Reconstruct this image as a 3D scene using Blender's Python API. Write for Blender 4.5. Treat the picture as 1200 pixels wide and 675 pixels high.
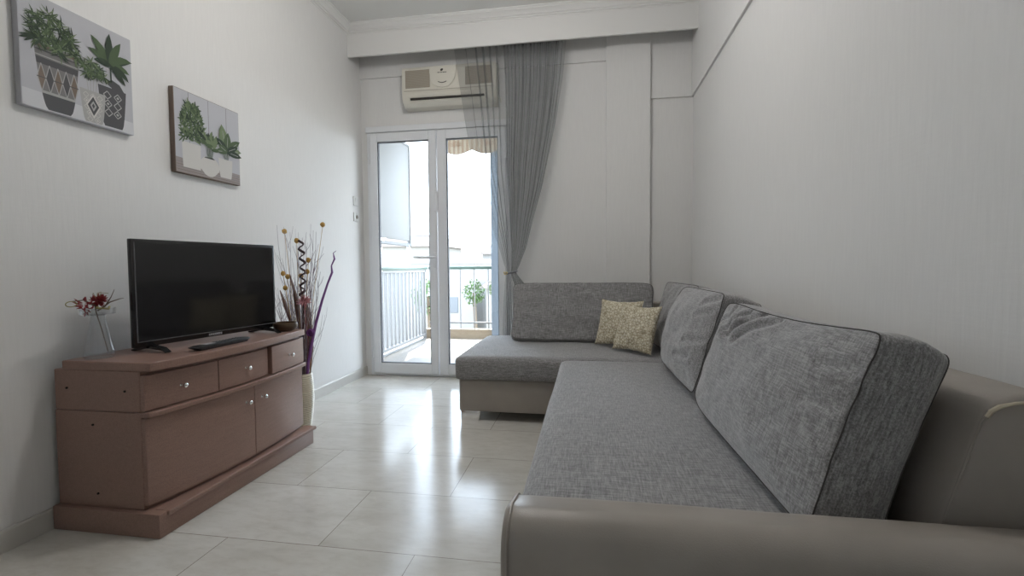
import bpy, bmesh, math, random
from mathutils import Vector, Matrix, noise
random.seed(7)
C = bpy.context.scene.collection
R = math.radians
for o in list(bpy.data.objects): bpy.data.objects.remove(o)

# ------------------------------------------------------------------ camera
cam_d = bpy.data.cameras.new('camera'); cam = bpy.data.objects.new('camera', cam_d); C.objects.link(cam)
F_PX, PITCH, YAW, ROLL, SY = 556.7909, 0.0432, 0.1621, -0.0077, -1.72
cam_d.sensor_width = 36.0; cam_d.lens = F_PX / 1200 * 36.0; cam_d.clip_start = 0.05; cam_d.clip_end = 300
cam_d.shift_y = SY / 1200
_F = Vector((-math.sin(YAW)*math.cos(PITCH), math.cos(YAW)*math.cos(PITCH), -math.sin(PITCH)))
_R = Vector((math.cos(YAW), math.sin(YAW), 0)); _U = _R.cross(_F)
_R2 = _R*math.cos(ROLL) + _U*math.sin(ROLL); _U2 = _U*math.cos(ROLL) - _R*math.sin(ROLL)
_m = Matrix((( _R2.x, _U2.x, -_F.x, 0), (_R2.y, _U2.y, -_F.y, 0), (_R2.z, _U2.z, -_F.z, 1.0), (0, 0, 0, 1)))
cam.matrix_world = _m
bpy.context.scene.camera = cam

# ------------------------------------------------------------------ world, sun, exposure
SKY = 5.0
vs = bpy.context.scene.view_settings
vs.view_transform = 'Standard'; vs.look = 'None'; vs.gamma = 1; vs.exposure = 1.0
vs.use_curve_mapping = False
w = bpy.data.worlds.new('world'); bpy.context.scene.world = w; w.use_nodes = True
nt = w.node_tree; nt.nodes.clear()
out = nt.nodes.new('ShaderNodeOutputWorld'); bg = nt.nodes.new('ShaderNodeBackground')
tc = nt.nodes.new('ShaderNodeTexCoord'); sp = nt.nodes.new('ShaderNodeSeparateXYZ'); rp = nt.nodes.new('ShaderNodeValToRGB')
nt.links.new(tc.outputs['Generated'], sp.inputs[0]); nt.links.new(sp.outputs['Z'], rp.inputs[0])
rp.color_ramp.elements[0].position = 0.0; rp.color_ramp.elements[0].color = (0.82, 0.90, 1.0, 1)
rp.color_ramp.elements[1].position = 0.6; rp.color_ramp.elements[1].color = (0.70, 0.82, 1.0, 1)
nt.links.new(rp.outputs[0], bg.inputs['Color']); bg.inputs['Strength'].default_value = SKY
nt.links.new(bg.outputs[0], out.inputs['Surface'])
sl = bpy.data.lights.new('sun', 'SUN'); sl.energy = 10.0; sl.angle = R(0.6); sl.color = (1.0, 0.94, 0.84)
so = bpy.data.objects.new('sun', sl); C.objects.link(so); so.location = (-2, 10, 12)
so.rotation_euler = Vector((0.30, -1.0, -2.0)).to_track_quat('-Z', 'Y').to_euler()

# ------------------------------------------------------------------ materials
def mat(name, col=(0.8, 0.8, 0.8), rough=0.6, metal=0.0, spec=0.5):
    m = bpy.data.materials.new(name); m.use_nodes = True
    b = m.node_tree.nodes['Principled BSDF']
    b.inputs['Base Color'].default_value = (*col, 1); b.inputs['Roughness'].default_value = rough
    b.inputs['Metallic'].default_value = metal; b.inputs['Specular IOR Level'].default_value = spec
    m.diffuse_color = (*col, 1)
    return m
def N(m, t, **kw):
    n = m.node_tree.nodes.new(t)
    for k, v in kw.items(): setattr(n, k, v)
    return n
def L(m, a, b): m.node_tree.links.new(a, b)
def BS(m): return m.node_tree.nodes['Principled BSDF']
def coords(m, scale=(1, 1, 1), rot=(0, 0, 0)):
    t = N(m, 'ShaderNodeTexCoord'); p = N(m, 'ShaderNodeMapping')
    p.inputs['Scale'].default_value = scale; p.inputs['Rotation'].default_value = rot
    L(m, t.outputs['Object'], p.inputs[0]); return p.outputs[0]
def noi(m, vec, scale, detail=4, rough=0.5, dist=0.0):
    n = N(m, 'ShaderNodeTexNoise'); n.inputs['Scale'].default_value = scale; n.inputs['Detail'].default_value = detail
    n.inputs['Roughness'].default_value = rough; n.inputs['Distortion'].default_value = dist
    L(m, vec, n.inputs['Vector']); return n.outputs['Fac']
def ramp(m, fac, stops):
    r = N(m, 'ShaderNodeValToRGB'); e = r.color_ramp.elements
    while len(e) < len(stops): e.new(0.5)
    for i, (p, c) in enumerate(stops): e[i].position = p; e[i].color = (*c, 1)
    L(m, fac, r.inputs[0]); return r.outputs[0]
def mix(m, a, b, fac, mode='MIX'):
    x = N(m, 'ShaderNodeMix', data_type='RGBA', blend_type=mode)
    if isinstance(fac, (int, float)): x.inputs['Factor'].default_value = fac
    else: L(m, fac, x.inputs['Factor'])
    L(m, a, x.inputs['A']); L(m, b, x.inputs['B']); return x.outputs['Result']
def math_(m, op, a, b=None):
    x = N(m, 'ShaderNodeMath', operation=op)
    for i, v in enumerate((a, b)):
        if v is None: continue
        if isinstance(v, (int, float)): x.inputs[i].default_value = v
        else: L(m, v, x.inputs[i])
    return x.outputs[0]
def bump(m, h, strength, dist=0.01):
    b = N(m, 'ShaderNodeBump'); b.inputs['Strength'].default_value = strength; b.inputs['Distance'].default_value = dist
    L(m, h, b.inputs['Height']); L(m, b.outputs[0], BS(m).inputs['Normal'])

def m_wall(name, col):
    m = mat(name, col, 0.75, 0, 0.2)
    v = coords(m, (60, 60, 5)); f = noi(m, v, 1.5, 5, 0.6)
    v2 = coords(m, (5, 5, 60)); f2 = noi(m, v2, 2.0, 3, 0.5)
    s = math_(m, 'ADD', f, math_(m, 'MULTIPLY', f2, 0.5))
    L(m, ramp(m, f, [(0.3, tuple(c*0.965 for c in col)), (0.7, col)]), BS(m).inputs['Base Color'])
    bump(m, s, 0.12, 0.004); return m
M_wall = m_wall('wall_paint_textured', (0.80, 0.79, 0.775))
M_ceil = mat('ceiling_paint', (0.80, 0.795, 0.77), 0.8, 0, 0.2)
M_plaster = mat('plaster_moulding', (0.80, 0.79, 0.77), 0.55, 0, 0.3)
M_base = mat('skirting_marble', (0.62, 0.60, 0.56), 0.3)
M_wframe = mat('white_aluminium', (0.80, 0.81, 0.83), 0.35)
M_gasket = mat('dark_gasket', (0.06, 0.06, 0.07), 0.6)
M_chrome = mat('chrome', (0.8, 0.8, 0.8), 0.15, 1.0)
M_satin = mat('satin_steel', (0.6, 0.6, 0.62), 0.35, 1.0)

def m_floor():
    m = mat('marble_slabs', (0.6, 0.57, 0.5), 0.16, 0, 0.5)
    # slabs 0.728 wide (x), 0.4245 deep (y), half bond
    t = N(m, 'ShaderNodeTexCoord'); sx = N(m, 'ShaderNodeSeparateXYZ'); L(m, t.outputs['Object'], sx.inputs[0])
    W, H = 0.728, 0.4245
    row = math_(m, 'DIVIDE', math_(m, 'SUBTRACT', sx.outputs['Y'], 1.531-4*H), H)
    rf = math_(m, 'FLOOR', row); rfr = math_(m, 'FRACT', row)
    off = math_(m, 'MULTIPLY', math_(m, 'MODULO', rf, 2.0), 0.5)
    colx = math_(m, 'ADD', math_(m, 'DIVIDE', math_(m, 'ADD', sx.outputs['X'], 0.600+W*8), W), math_(m, 'ADD', off, 0.5))
    cf = math_(m, 'FLOOR', colx); cfr = math_(m, 'FRACT', colx)
    def edge(fr, size):
        d = math_(m, 'MINIMUM', fr, math_(m, 'SUBTRACT', 1.0, fr)); return math_(m, 'MULTIPLY', d, size)
    dist = math_(m, 'MINIMUM', edge(rfr, H), edge(cfr, W))
    joint = math_(m, 'LESS_THAN', dist, 0.0014)
    cb = N(m, 'ShaderNodeCombineXYZ'); L(m, rf, cb.inputs[0]); L(m, cf, cb.inputs[1])
    wn = N(m, 'ShaderNodeTexWhiteNoise'); L(m, cb.outputs[0], wn.inputs['Vector'])
    # veining shifted per slab
    vm = N(m, 'ShaderNodeVectorMath', operation='MULTIPLY_ADD'); L(m, wn.outputs['Color'], vm.inputs[0])
    vm.inputs[1].default_value = (9, 9, 9); L(m, t.outputs['Object'], vm.inputs[2])
    mp = N(m, 'ShaderNodeMapping'); mp.inputs['Scale'].default_value = (1.0, 2.6, 1); mp.inputs['Rotation'].default_value = (0, 0, R(35))
    L(m, vm.outputs[0], mp.inputs[0])
    f1 = noi(m, mp.outputs[0], 3.0, 6, 0.6, 0.6); f2 = noi(m, mp.outputs[0], 14, 5, 0.65, 0.4)
    c = ramp(m, f1, [(0.28, (0.60, 0.58, 0.53)), (0.5, (0.68, 0.66, 0.615)), (0.72, (0.73, 0.715, 0.67))])
    c2 = ramp(m, f2, [(0.28, (0.90, 0.89, 0.875)), (0.55, (1, 1, 1))])
    c = mix(m, c, c2, 1.0, 'MULTIPLY')
    vv = ramp(m, wn.outputs['Value'], [(0, (0.93, 0.925, 0.91)), (1, (1, 1, 1))])
    c = mix(m, c, vv, 1.0, 'MULTIPLY')
    dark = N(m, 'ShaderNodeRGB'); dark.outputs[0].default_value = (0.25, 0.22, 0.18, 1)
    c = mix(m, c, dark.outputs[0], joint)
    L(m, c, BS(m).inputs['Base Color'])
    rr = math_(m, 'ADD', math_(m, 'MULTIPLY', f2, 0.14), 0.10); L(m, rr, BS(m).inputs['Roughness'])
    n3 = noi(m, mp.outputs[0], 2.2, 3, 0.5)
    bump(m, math_(m, 'SUBTRACT', n3, math_(m, 'MULTIPLY', joint, 0.4)), 0.05, 0.01)
    return m
M_floor = m_floor()

def m_wood(name, col, sc=1.0):
    m = mat(name, col, 0.38, 0, 0.45)
    v = coords(m, (40*sc, 2.5*sc, 40*sc)); f = noi(m, v, 2.2, 6, 0.65, 0.3)
    v2 = coords(m, (1, 1, 1)); f2 = noi(m, v2, 260, 2, 0.5)
    a = ramp(m, f, [(0.3, tuple(c*0.92 for c in col)), (0.7, tuple(c*1.07 for c in col))])
    b = ramp(m, f2, [(0.35, (0.84, 0.84, 0.84)), (0.6, (1, 1, 1))])
    L(m, mix(m, a, b, 1.0, 'MULTIPLY'), BS(m).inputs['Base Color'])
    L(m, math_(m, 'ADD', math_(m, 'MULTIPLY', f2, 0.15), 0.27), BS(m).inputs['Roughness'])
    return m
M_wood = m_wood('brown_cherry_laminate', (0.33, 0.205, 0.165))
M_hole = mat('screw_hole_dark', (0.01, 0.008, 0.006), 0.9)

def m_fabric(name, dark, light, ax=0):
    """melange weave; ax = plane of the cloth: 0 local XZ, 1 local XY"""
    m = mat(name, light, 0.85, 0, 0.3)
    s1, s2 = ((14, 150, 170), (170, 150, 14)) if ax == 0 else ((14, 170, 150), (170, 14, 150))
    a = noi(m, coords(m, s1), 1.6, 4, 0.7); b = noi(m, coords(m, s2), 1.6, 4, 0.7)
    s = math_(m, 'MULTIPLY', math_(m, 'ADD', a, b), 0.5)
    c = ramp(m, s, [(0.36, dark), (0.5, tuple((x+y)/2 for x, y in zip(dark, light))), (0.60, light)])
    big = noi(m, coords(m), 5, 3, 0.5)
    c = mix(m, c, ramp(m, big, [(0.3, (0.93, 0.93, 0.93)), (0.7, (1, 1, 1))]), 1.0, 'MULTIPLY')
    L(m, c, BS(m).inputs['Base Color'])
    BS(m).inputs['Sheen Weight'].default_value = 0.5; BS(m).inputs['Sheen Roughness'].default_value = 0.5
    bump(m, s, 0.5, 0.0016)
    return m
M_fab = m_fabric('grey_melange_fabric', (0.11, 0.106, 0.106), (0.44, 0.43, 0.43), 0)
M_fabs = m_fabric('grey_melange_seat_fabric', (0.11, 0.106, 0.106), (0.44, 0.43, 0.43), 1)
M_pipe = mat('dark_grey_piping', (0.085, 0.08, 0.077), 0.95, 0, 0.1)
def m_leather():
    m = mat('taupe_faux_leather', (0.30, 0.27, 0.235), 0.36, 0, 0.6)
    f = noi(m, coords(m), 420, 3, 0.6); g = noi(m, coords(m), 7, 3, 0.5)
    L(m, ramp(m, g, [(0.3, (0.33, 0.295, 0.26)), (0.7, (0.38, 0.34, 0.30))]), BS(m).inputs['Base Color'])
    bump(m, math_(m, 'ADD', f, math_(m, 'MULTIPLY', g, 4)), 0.2, 0.002); return m
M_leather = m_leather()
M_leather_piping = mat('worn_cream_piping', (0.62, 0.55, 0.42), 0.6)
def m_beige():
    m = mat('gold_beige_brocade', (0.55, 0.48, 0.33), 0.6, 0, 0.4)
    v = N(m, 'ShaderNodeTexVoronoi', feature='DISTANCE_TO_EDGE'); v.inputs['Scale'].default_value = 55
    L(m, coords(m), v.inputs['Vector'])
    n = noi(m, coords(m), 45, 5, 0.7, 1.5)
    s = math_(m, 'ADD', math_(m, 'MULTIPLY', v.outputs['Distance'], 1.2), n)
    L(m, ramp(m, s, [(0.45, (0.33, 0.275, 0.175)), (0.62, (0.54, 0.475, 0.34)), (0.8, (0.72, 0.67, 0.54))]), BS(m).inputs['Base Color'])
    bump(m, s, 0.6, 0.003); return m
M_beige = m_beige()

def m_sheer(col, opa):
    m = bpy.data.materials.new('sheer_grey_voile'); m.use_nodes = True; t = m.node_tree; t.nodes.clear()
    o = t.nodes.new('ShaderNodeOutputMaterial'); mx = t.nodes.new('ShaderNodeMixShader'); mx2 = t.nodes.new('ShaderNodeMixShader')
    tr = t.nodes.new('ShaderNodeBsdfTransparent'); df = t.nodes.new('ShaderNodeBsdfDiffuse'); tl = t.nodes.new('ShaderNodeBsdfTranslucent')
    df.inputs[0].default_value = (*col, 1); tl.inputs[0].default_value = (*col, 1); tr.inputs[0].default_value = (0.97, 0.975, 0.98, 1)
    mx2.inputs[0].default_value = 0.35; t.links.new(df.outputs[0], mx2.inputs[1]); t.links.new(tl.outputs[0], mx2.inputs[2])
    mx.inputs[0].default_value = opa; t.links.new(tr.outputs[0], mx.inputs[1]); t.links.new(mx2.outputs[0], mx.inputs[2])
    t.links.new(mx.outputs[0], o.inputs[0]); m.diffuse_color = (*col, 0.5); return m
M_sheer = m_sheer((0.27, 0.275, 0.275), 0.27)

def m_glass(name, tint=(1, 1, 1), k=1.0):
    m = bpy.data.materials.new(name); m.use_nodes = True; t = m.node_tree; t.nodes.clear()
    o = t.nodes.new('ShaderNodeOutputMaterial'); mx = t.nodes.new('ShaderNodeMixShader'); fr = t.nodes.new('ShaderNodeLayerWeight')
    tr = t.nodes.new('ShaderNodeBsdfTransparent'); gl = t.nodes.new('ShaderNodeBsdfGlossy')
    tr.inputs[0].default_value = (*tint, 1); gl.inputs['Roughness'].default_value = 0.01
    fr.inputs['Blend'].default_value = 0.5
    pw = t.nodes.new('ShaderNodeMath'); pw.operation = 'POWER'; pw.inputs[1].default_value = 4.0; t.links.new(fr.outputs['Facing'], pw.inputs[0])
    ad = t.nodes.new('ShaderNodeMath'); ad.operation = 'MULTIPLY_ADD'; ad.inputs[1].default_value = 0.4; ad.inputs[2].default_value = 0.04; t.links.new(pw.outputs[0], ad.inputs[0])
    mu = t.nodes.new('ShaderNodeMath'); mu.operation = 'MULTIPLY'; mu.inputs[1].default_value = k; t.links.new(ad.outputs[0], mu.inputs[0])
    t.links.new(mu.outputs[0], mx.inputs[0]); t.links.new(tr.outputs[0], mx.inputs[1]); t.links.new(gl.outputs[0], mx.inputs[2])
    t.links.new(mx.outputs[0], o.inputs[0]); m.diffuse_color = (0.8, 0.9, 1, 0.3); return m
M_pane = m_glass('window_glass', (0.96, 0.98, 0.98)); M_vglass = m_glass('vase_glass', (0.955, 0.965, 0.975), 2.6)

# ------------------------------------------------------------------ mesh helpers
def bm_box(bm, x0, x1, y0, y1, z0, z1, mi=0):
    vs_ = [bm.verts.new(p) for p in ((x0,y0,z0),(x1,y0,z0),(x1,y1,z0),(x0,y1,z0),(x0,y0,z1),(x1,y0,z1),(x1,y1,z1),(x0,y1,z1))]
    fs = []
    for q in ((3,2,1,0),(4,5,6,7),(0,1,5,4),(1,2,6,5),(2,3,7,6),(3,0,4,7)):
        f = bm.faces.new([vs_[i] for i in q]); f.material_index = mi; fs.append(f)
    return vs_, fs
def box(x0, x1, y0, y1, z0, z1, bev=0.0, seg=2):
    bm = bmesh.new(); bm_box(bm, x0, x1, y0, y1, z0, z1)
    if bev: bmesh.ops.bevel(bm, geom=bm.edges[:], offset=bev, segments=seg, affect='EDGES', profile=0.5)
    return bm
def prism(pts, axis, a, b, bev=0.0, seg=2):
    """extrude 2D polygon: axis 'x': pts=(y,z); 'y': pts=(x,z); 'z': pts=(x,y)"""
    bm = bmesh.new()
    def P(p, t): return {'x': (t, p[0], p[1]), 'y': (p[0], t, p[1]), 'z': (p[0], p[1], t)}[axis]
    A = [bm.verts.new(P(p, a)) for p in pts]; B = [bm.verts.new(P(p, b)) for p in pts]
    bm.faces.new(A); bm.faces.new(B[::-1]); n = len(pts)
    for i in range(n): bm.faces.new((A[i], B[i], B[(i+1) % n], A[(i+1) % n]))
    bmesh.ops.recalc_face_normals(bm, faces=bm.faces)
    if bev: bmesh.ops.bevel(bm, geom=bm.edges[:], offset=bev, segments=seg, affect='EDGES', profile=0.5)
    return bm
def lathe(prof, seg=40, c=(0, 0, 0), bm=None):
    bm = bm or bmesh.new(); rings = []
    for r, z in prof:
        if r < 1e-6: rings.append([bm.verts.new((c[0], c[1], c[2]+z))])
        else: rings.append([bm.verts.new((c[0]+r*math.cos(2*math.pi*i/seg), c[1]+r*math.sin(2*math.pi*i/seg), c[2]+z)) for i in range(seg)])
    for a, b in zip(rings, rings[1:]):
        for i in range(seg):
            j = (i+1) % seg
            if len(a) == 1 and len(b) == 1: continue
            if len(a) == 1: bm.faces.new((a[0], b[j], b[i]))
            elif len(b) == 1: bm.faces.new((a[i], a[j], b[0]))
            else: bm.faces.new((a[i], a[j], b[j], b[i]))
    bmesh.ops.recalc_face_normals(bm, faces=bm.faces)
    return bm
def tube(bm, pts, r, seg=8, closed=False, caps=True, flat=1.0):
    pts = [Vector(p) for p in pts]; n = len(pts); rings = []; prev = None
    rs = r if isinstance(r, (list, tuple)) else [r]*n
    for i in range(n):
        a = pts[i-1] if (i > 0 or closed) else pts[i]; b = pts[(i+1) % n] if (i < n-1 or closed) else pts[i]
        t = (b-a).normalized() if (b-a).length > 1e-9 else Vector((0, 0, 1))
        if prev is None:
            u = t.cross(Vector((0, 0, 1)));
            if u.length < 1e-3: u = t.cross(Vector((1, 0, 0)))
            u.normalize()
        else:
            u = prev - t*prev.dot(t); u.normalize()
        prev = u; v = t.cross(u)
        rings.append([bm.verts.new(pts[i] + u*rs[i]*math.cos(2*math.pi*k/seg) + v*rs[i]*flat*math.sin(2*math.pi*k/seg)) for k in range(seg)])
    for i in range(n if closed else n-1):
        a, b = rings[i], rings[(i+1) % n]
        for k in range(seg): bm.faces.new((a[k], a[(k+1) % seg], b[(k+1) % seg], b[k]))
    if caps and not closed:
        bm.faces.new(rings[0][::-1]); bm.faces.new(rings[-1])
    return bm
def sphere(bm, c, r, sub=2, sc=(1, 1, 1)):
    res = bmesh.ops.create_icosphere(bm, subdivisions=sub, radius=r)
    for v in res['verts']: v.co = Vector(c) + Vector((v.co.x*sc[0], v.co.y*sc[1], v.co.z*sc[2]))
    return res['verts']
def obj(name, bm, mats, parent=None, smooth=True, local=False, angle=35):
    me = bpy.data.meshes.new(name)
    if parent is not None and not local:
        bmesh.ops.transform(bm, matrix=PW[parent.name].inverted(), verts=bm.verts)
    bm.normal_update(); bm.to_mesh(me); bm.free()
    for m in (mats if isinstance(mats, (list, tuple)) else [mats]): me.materials.append(m)
    if smooth:
        for p in me.polygons: p.use_smooth = True
        if angle < 180: me.set_sharp_from_angle(angle=R(angle))
    o = bpy.data.objects.new(name, me); C.objects.link(o)
    if parent is not None: o.parent = parent; PW[o.name] = PW[parent.name]
    else: PW[o.name] = Matrix()
    return o
PW = {}
def tag(o, label=None, cat=None, group=None, kind=None):
    if label: o['label'] = label
    if cat: o['category'] = cat
    if group: o['group'] = group
    if kind: o['kind'] = kind
    return o
def thing(name, label, cat, loc=(0, 0, 0), rot=(0, 0, 0), group=None):
    o = bpy.data.objects.new(name, None); C.objects.link(o); o.empty_display_size = 0.1
    o.location = loc; o.rotation_euler = rot; tag(o, label, cat, group)
    from mathutils import Euler
    PW[o.name] = Matrix.Translation(loc) @ Euler(rot).to_matrix().to_4x4()
    return o
def struct(name, bm, m, parent=None, smooth=False):
    o = obj(name, bm, m, parent, smooth)
    if parent is None: o['kind'] = 'structure'
    return o

# ------------------------------------------------------------------ room shell
XL, XR, YB, YN, ZC = -2.055, 0.835, 4.12, -2.6, 3.06
struct('floor', box(XL-0.2, XR+0.2, YN-0.2, YB+0.02, -0.12, 0.0), M_floor)
struct('ceiling', box(XL-0.2, XR+0.2, YN-0.2, YB+0.25, ZC, ZC+0.2), M_ceil)
bm = bmesh.new()     # left wall opening for an unseen window added behind the camera for fill
WY0, WY1, WZ0, WZ1 = -1.9, -1.3, 1.3, 2.0
for a in ((YN-0.2, WY0, -0.1, ZC+0.02), (WY1, YB+0.25, -0.1, ZC+0.02), (WY0, WY1, -0.1, WZ0), (WY0, WY1, WZ1, ZC+0.02)): bm_box(bm, XL-0.2, XL, *a)
struct('wall_left', bm, M_wall)
bm = box(XR, XR+0.2, YN-0.2, YB+0.25, -0.1, 2.367)
bm_box(bm, XR-0.016, XR+0.2, YN-0.2, YB+0.25, 2.367, ZC+0.02)
struct('wall_right', bm, M_wall)
struct('wall_front', box(XL-0.1, XR+0.1, YN-0.2, YN, -0.1, ZC+0.02), M_wall)
# back wall: around the door opening, shallow ring beam, pilaster
DX0, DX1, DZ = -2.0, -0.68, 2.222
bm = bmesh.new()
bm_box(bm, XL, DX0, YB, YB+0.25, -0.1, ZC+0.02)
bm_box(bm, DX0, DX1, YB, YB+0.25, DZ, ZC+0.02)
bm_box(bm, DX1, XR, YB, YB+0.25, -0.1, ZC+0.02)
bm_box(bm, XL, 0.136, YB-0.018, YB, 2.70, ZC+0.01)
bm_box(bm, 0.491, XR, YB-0.018, YB, 2.367, ZC+0.01)
struct('wall_back', bm, M_wall)
struct('trim_1', box(0.136, 0.491, YB-0.05, YB, 0, ZC+0.01, 0.003, 1), M_wall)         # pilaster
# pelmet board in front of the curtain slot
struct('trim_2', box(XL, XR, 3.885, 3.905, 2.803, ZC, 0.002, 1), M_plaster)
# cornice profile (distance from face, height below the ceiling)
prof = [(0, 0), (0.068, 0), (0.068, -0.008), (0.060, -0.012), (0.058, -0.020), (0.045, -0.028), (0.034, -0.038), (0.028, -0.048),
        (0.018, -0.052), (0.016, -0.060), (0.006, -0.064), (0.004, -0.072), (0, -0.072)]
bm = prism([(XL+a, ZC+b) for a, b in prof], 'y', YN, 3.885); struct('trim_3', bm, M_plaster)
bm = prism([(3.885-a, ZC+b) for a, b in prof], 'x', XL, XR-0.016); struct('trim_4', bm, M_plaster)
# skirting
def skirt(pts, axis, a, b): return prism(pts, axis, a, b)
sp_ = [(0, 0), (0.012, 0), (0.012, 0.072), (0.008, 0.08), (0, 0.08)]
struct('baseboard_left', prism([(XL+a, b) for a, b in sp_], 'y', YN, YB), M_base)
struct('baseboard_right', prism([(XR-a, b) for a, b in sp_], 'y', YN, YB), M_base)
struct('baseboard_back', prism([(YB-a, b) for a, b in sp_], 'x', DX1, 0.136), M_base)

# ------------------------------------------------------------------ balcony door (part of the room)
YD = YB - 0.012            # inner face of the outer frame
def frame_rect(x0, x1, z0, z1, w_, y0, y1, wt=None, wb=None, bev=0.004):
    wt = wt or w_; wb = wb or w_
    bm = bmesh.new()
    for b in ((x0, x0+w_, z0, z1), (x1-w_, x1, z0, z1), (x0+w_, x1-w_, z1-wt, z1), (x0+w_, x1-w_, z0, z0+wb)):
        t = box(b[0], b[1], y0, y1, b[2], b[3], bev, 1); me = bpy.data.meshes.new('t'); t.to_mesh(me); t.free(); bm.from_mesh(me); bpy.data.meshes.remove(me)
    return bm
d1 = struct('door_1', frame_rect(DX0, DX1, 0.0, DZ, 0.035, YD, YB+0.10, 0.02, 0.022), M_wframe)
struct('top_trim', box(DX0-0.005, DX1+0.01, YB-0.03, YB+0.0, DZ-0.008, DZ+0.045, 0.006, 2), M_wframe, d1)
def leaf(x0, x1, gx0, gx1, left):
    z0, z1, g0, g1 = 0.022, 2.205, 0.118, 2.127
    bm = bmesh.new()
    for b in ((x0, gx0, z0, z1), (gx1, x1, z0, z1), (gx0, gx1, g1, z1), (gx0, gx1, z0, g0)):
        t = box(b[0], b[1], YD-0.022, YD+0.04, b[2], b[3], 0.004, 1); me = bpy.data.meshes.new('t'); t.to_mesh(me); t.free(); bm.from_mesh(me); bpy.data.meshes.remove(me)
    lf = struct('door_leaf', bm, M_wframe, d1)
    gk = bmesh.new()
    for b in ((gx0, gx0+0.007, g0, g1), (gx1-0.007, gx1, g0, g1), (gx0+.007, gx1-.007, g1-0.007, g1), (gx0+.007, gx1-.007, g0, g0+0.007)):
        bm_box(gk, b[0], b[1], YD-0.012, YD+0.02, b[2], b[3])
    struct('glazing_gasket', gk, M_gasket, lf)
    struct('glass_pane', box(gx0+0.006, gx1-0.006, YD+0.004, YD+0.010, g0+0.006, g1-0.006), M_pane, lf)
    hx = x0-0.004 if left else x1+0.004
    for hz in (0.22, 1.98):
        h = bmesh.new(); tube(h, [(hx, YD-0.028, hz-0.05), (hx, YD-0.028, hz+0.05)], 0.009, 12)
        tag(struct('hinge', h, M_wframe, lf, True), None)
    return lf
lf = leaf(-1.965, -1.342, -1.895, -1.412, True)
rf = leaf(-1.332, -0.715, -1.250, -0.785, False)
bm = box(-1.375, -1.345, YD-0.030, YD-0.021, 0.99, 1.13, 0.003, 2)
tube(bm, [(-1.36, YD-0.03, 1.08), (-1.36, YD-0.065, 1.08), (-1.375, YD-0.072, 1.08), (-1.50, YD-0.072, 1.083), (-1.545, YD-0.068, 1.085)], [0.011, 0.011, 0.011, 0.009, 0.007], 12)
struct('door_handle', bm, M_wframe, lf, True)
bm = box(-1.360, -1.325, YD-0.036, YD-0.021, 1.49, 1.665, 0.006, 3)
for z in (1.515, 1.64): lathe([(0, 0), (0.006, 0), (0.006, 0.01), (0, 0.01)], 12, (-1.342, YD-0.040, z), bm)
struct('latch_plate', bm, M_wframe, lf, True)
# sill / threshold outdoors
struct('trim_5', box(DX0, DX1, YB+0.02, YB+0.25, -0.1, 0.0), M_base)

w1 = struct('fill_window_1', box(XL-0.16, XL-0.10, WY0, WY0+0.06, WZ0, WZ1, 0.004, 1), M_wframe)  # unseen window, added to let fill daylight in from behind the camera
for a in ((WY1-0.06, WY1, WZ0, WZ1), (WY0+0.06, WY1-0.06, WZ0, WZ0+0.06), (WY0+0.06, WY1-0.06, WZ1-0.06, WZ1), ((WY0+WY1)/2-0.03, (WY0+WY1)/2+0.03, WZ0+0.06, WZ1-0.06)):
    struct('fill_window_frame', box(XL-0.16, XL-0.10, *a, 0.004, 1), M_wframe, w1)
for a in ((WY0+0.06, (WY0+WY1)/2-0.03), ((WY0+WY1)/2+0.03, WY1-0.06)): struct('fill_window_pane', box(XL-0.134, XL-0.128, *a, WZ0+0.06, WZ1-0.06), M_pane, w1)
# ------------------------------------------------------------------ balcony
M_btile = mat('balcony_floor_tile', (0.42, 0.38, 0.33), 0.5)
def _bt():
    m = M_btile; br = N(m, 'ShaderNodeTexBrick'); br.offset = 0.0
    br.inputs['Color1'].default_value = (0.24, 0.215, 0.19, 1); br.inputs['Color2'].default_value = (0.22, 0.20, 0.175, 1)
    br.inputs['Mortar'].default_value = (0.15, 0.135, 0.115, 1); br.inputs['Scale'].default_value = 1; br.inputs['Mortar Size'].default_value = 0.004
    br.inputs['Brick Width'].default_value = 0.33; br.inputs['Row Height'].default_value = 0.33
    L(m, coords(m), br.inputs['Vector']); L(m, br.outputs['Color'], BS(m).inputs['Base Color'])
_bt()
M_curb = mat('beige_marble_curb', (0.40, 0.30, 0.19), 0.5)
_f = noi(M_curb, coords(M_curb, (1, 1, 3)), 5, 5, 0.6, 0.5)
L(M_curb, ramp(M_curb, _f, [(0.3, (0.26, 0.20, 0.135)), (0.7, (0.34, 0.275, 0.20))]), BS(M_curb).inputs['Base Color'])
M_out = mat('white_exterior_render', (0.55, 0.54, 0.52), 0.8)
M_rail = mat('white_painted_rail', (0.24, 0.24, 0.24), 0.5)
M_greenrail = mat('pale_green_handrail', (0.075, 0.125, 0.098), 0.35)
M_post = mat('blue_grey_post', (0.155, 0.185, 0.22), 0.5)
BX0, BX1, BY0, BY1 = -2.29, 1.6, YB+0.25, 6.38
struct('floor_balcony', box(BX0-0.1, BX1, BY0, BY1+0.12, -0.2, -0.005), M_btile)
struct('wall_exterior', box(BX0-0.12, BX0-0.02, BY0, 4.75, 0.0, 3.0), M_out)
struct('trim_6', box(BX0, BX1, BY1, BY1+0.12, -0.01, 0.125, 0.006, 2), M_curb)
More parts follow.
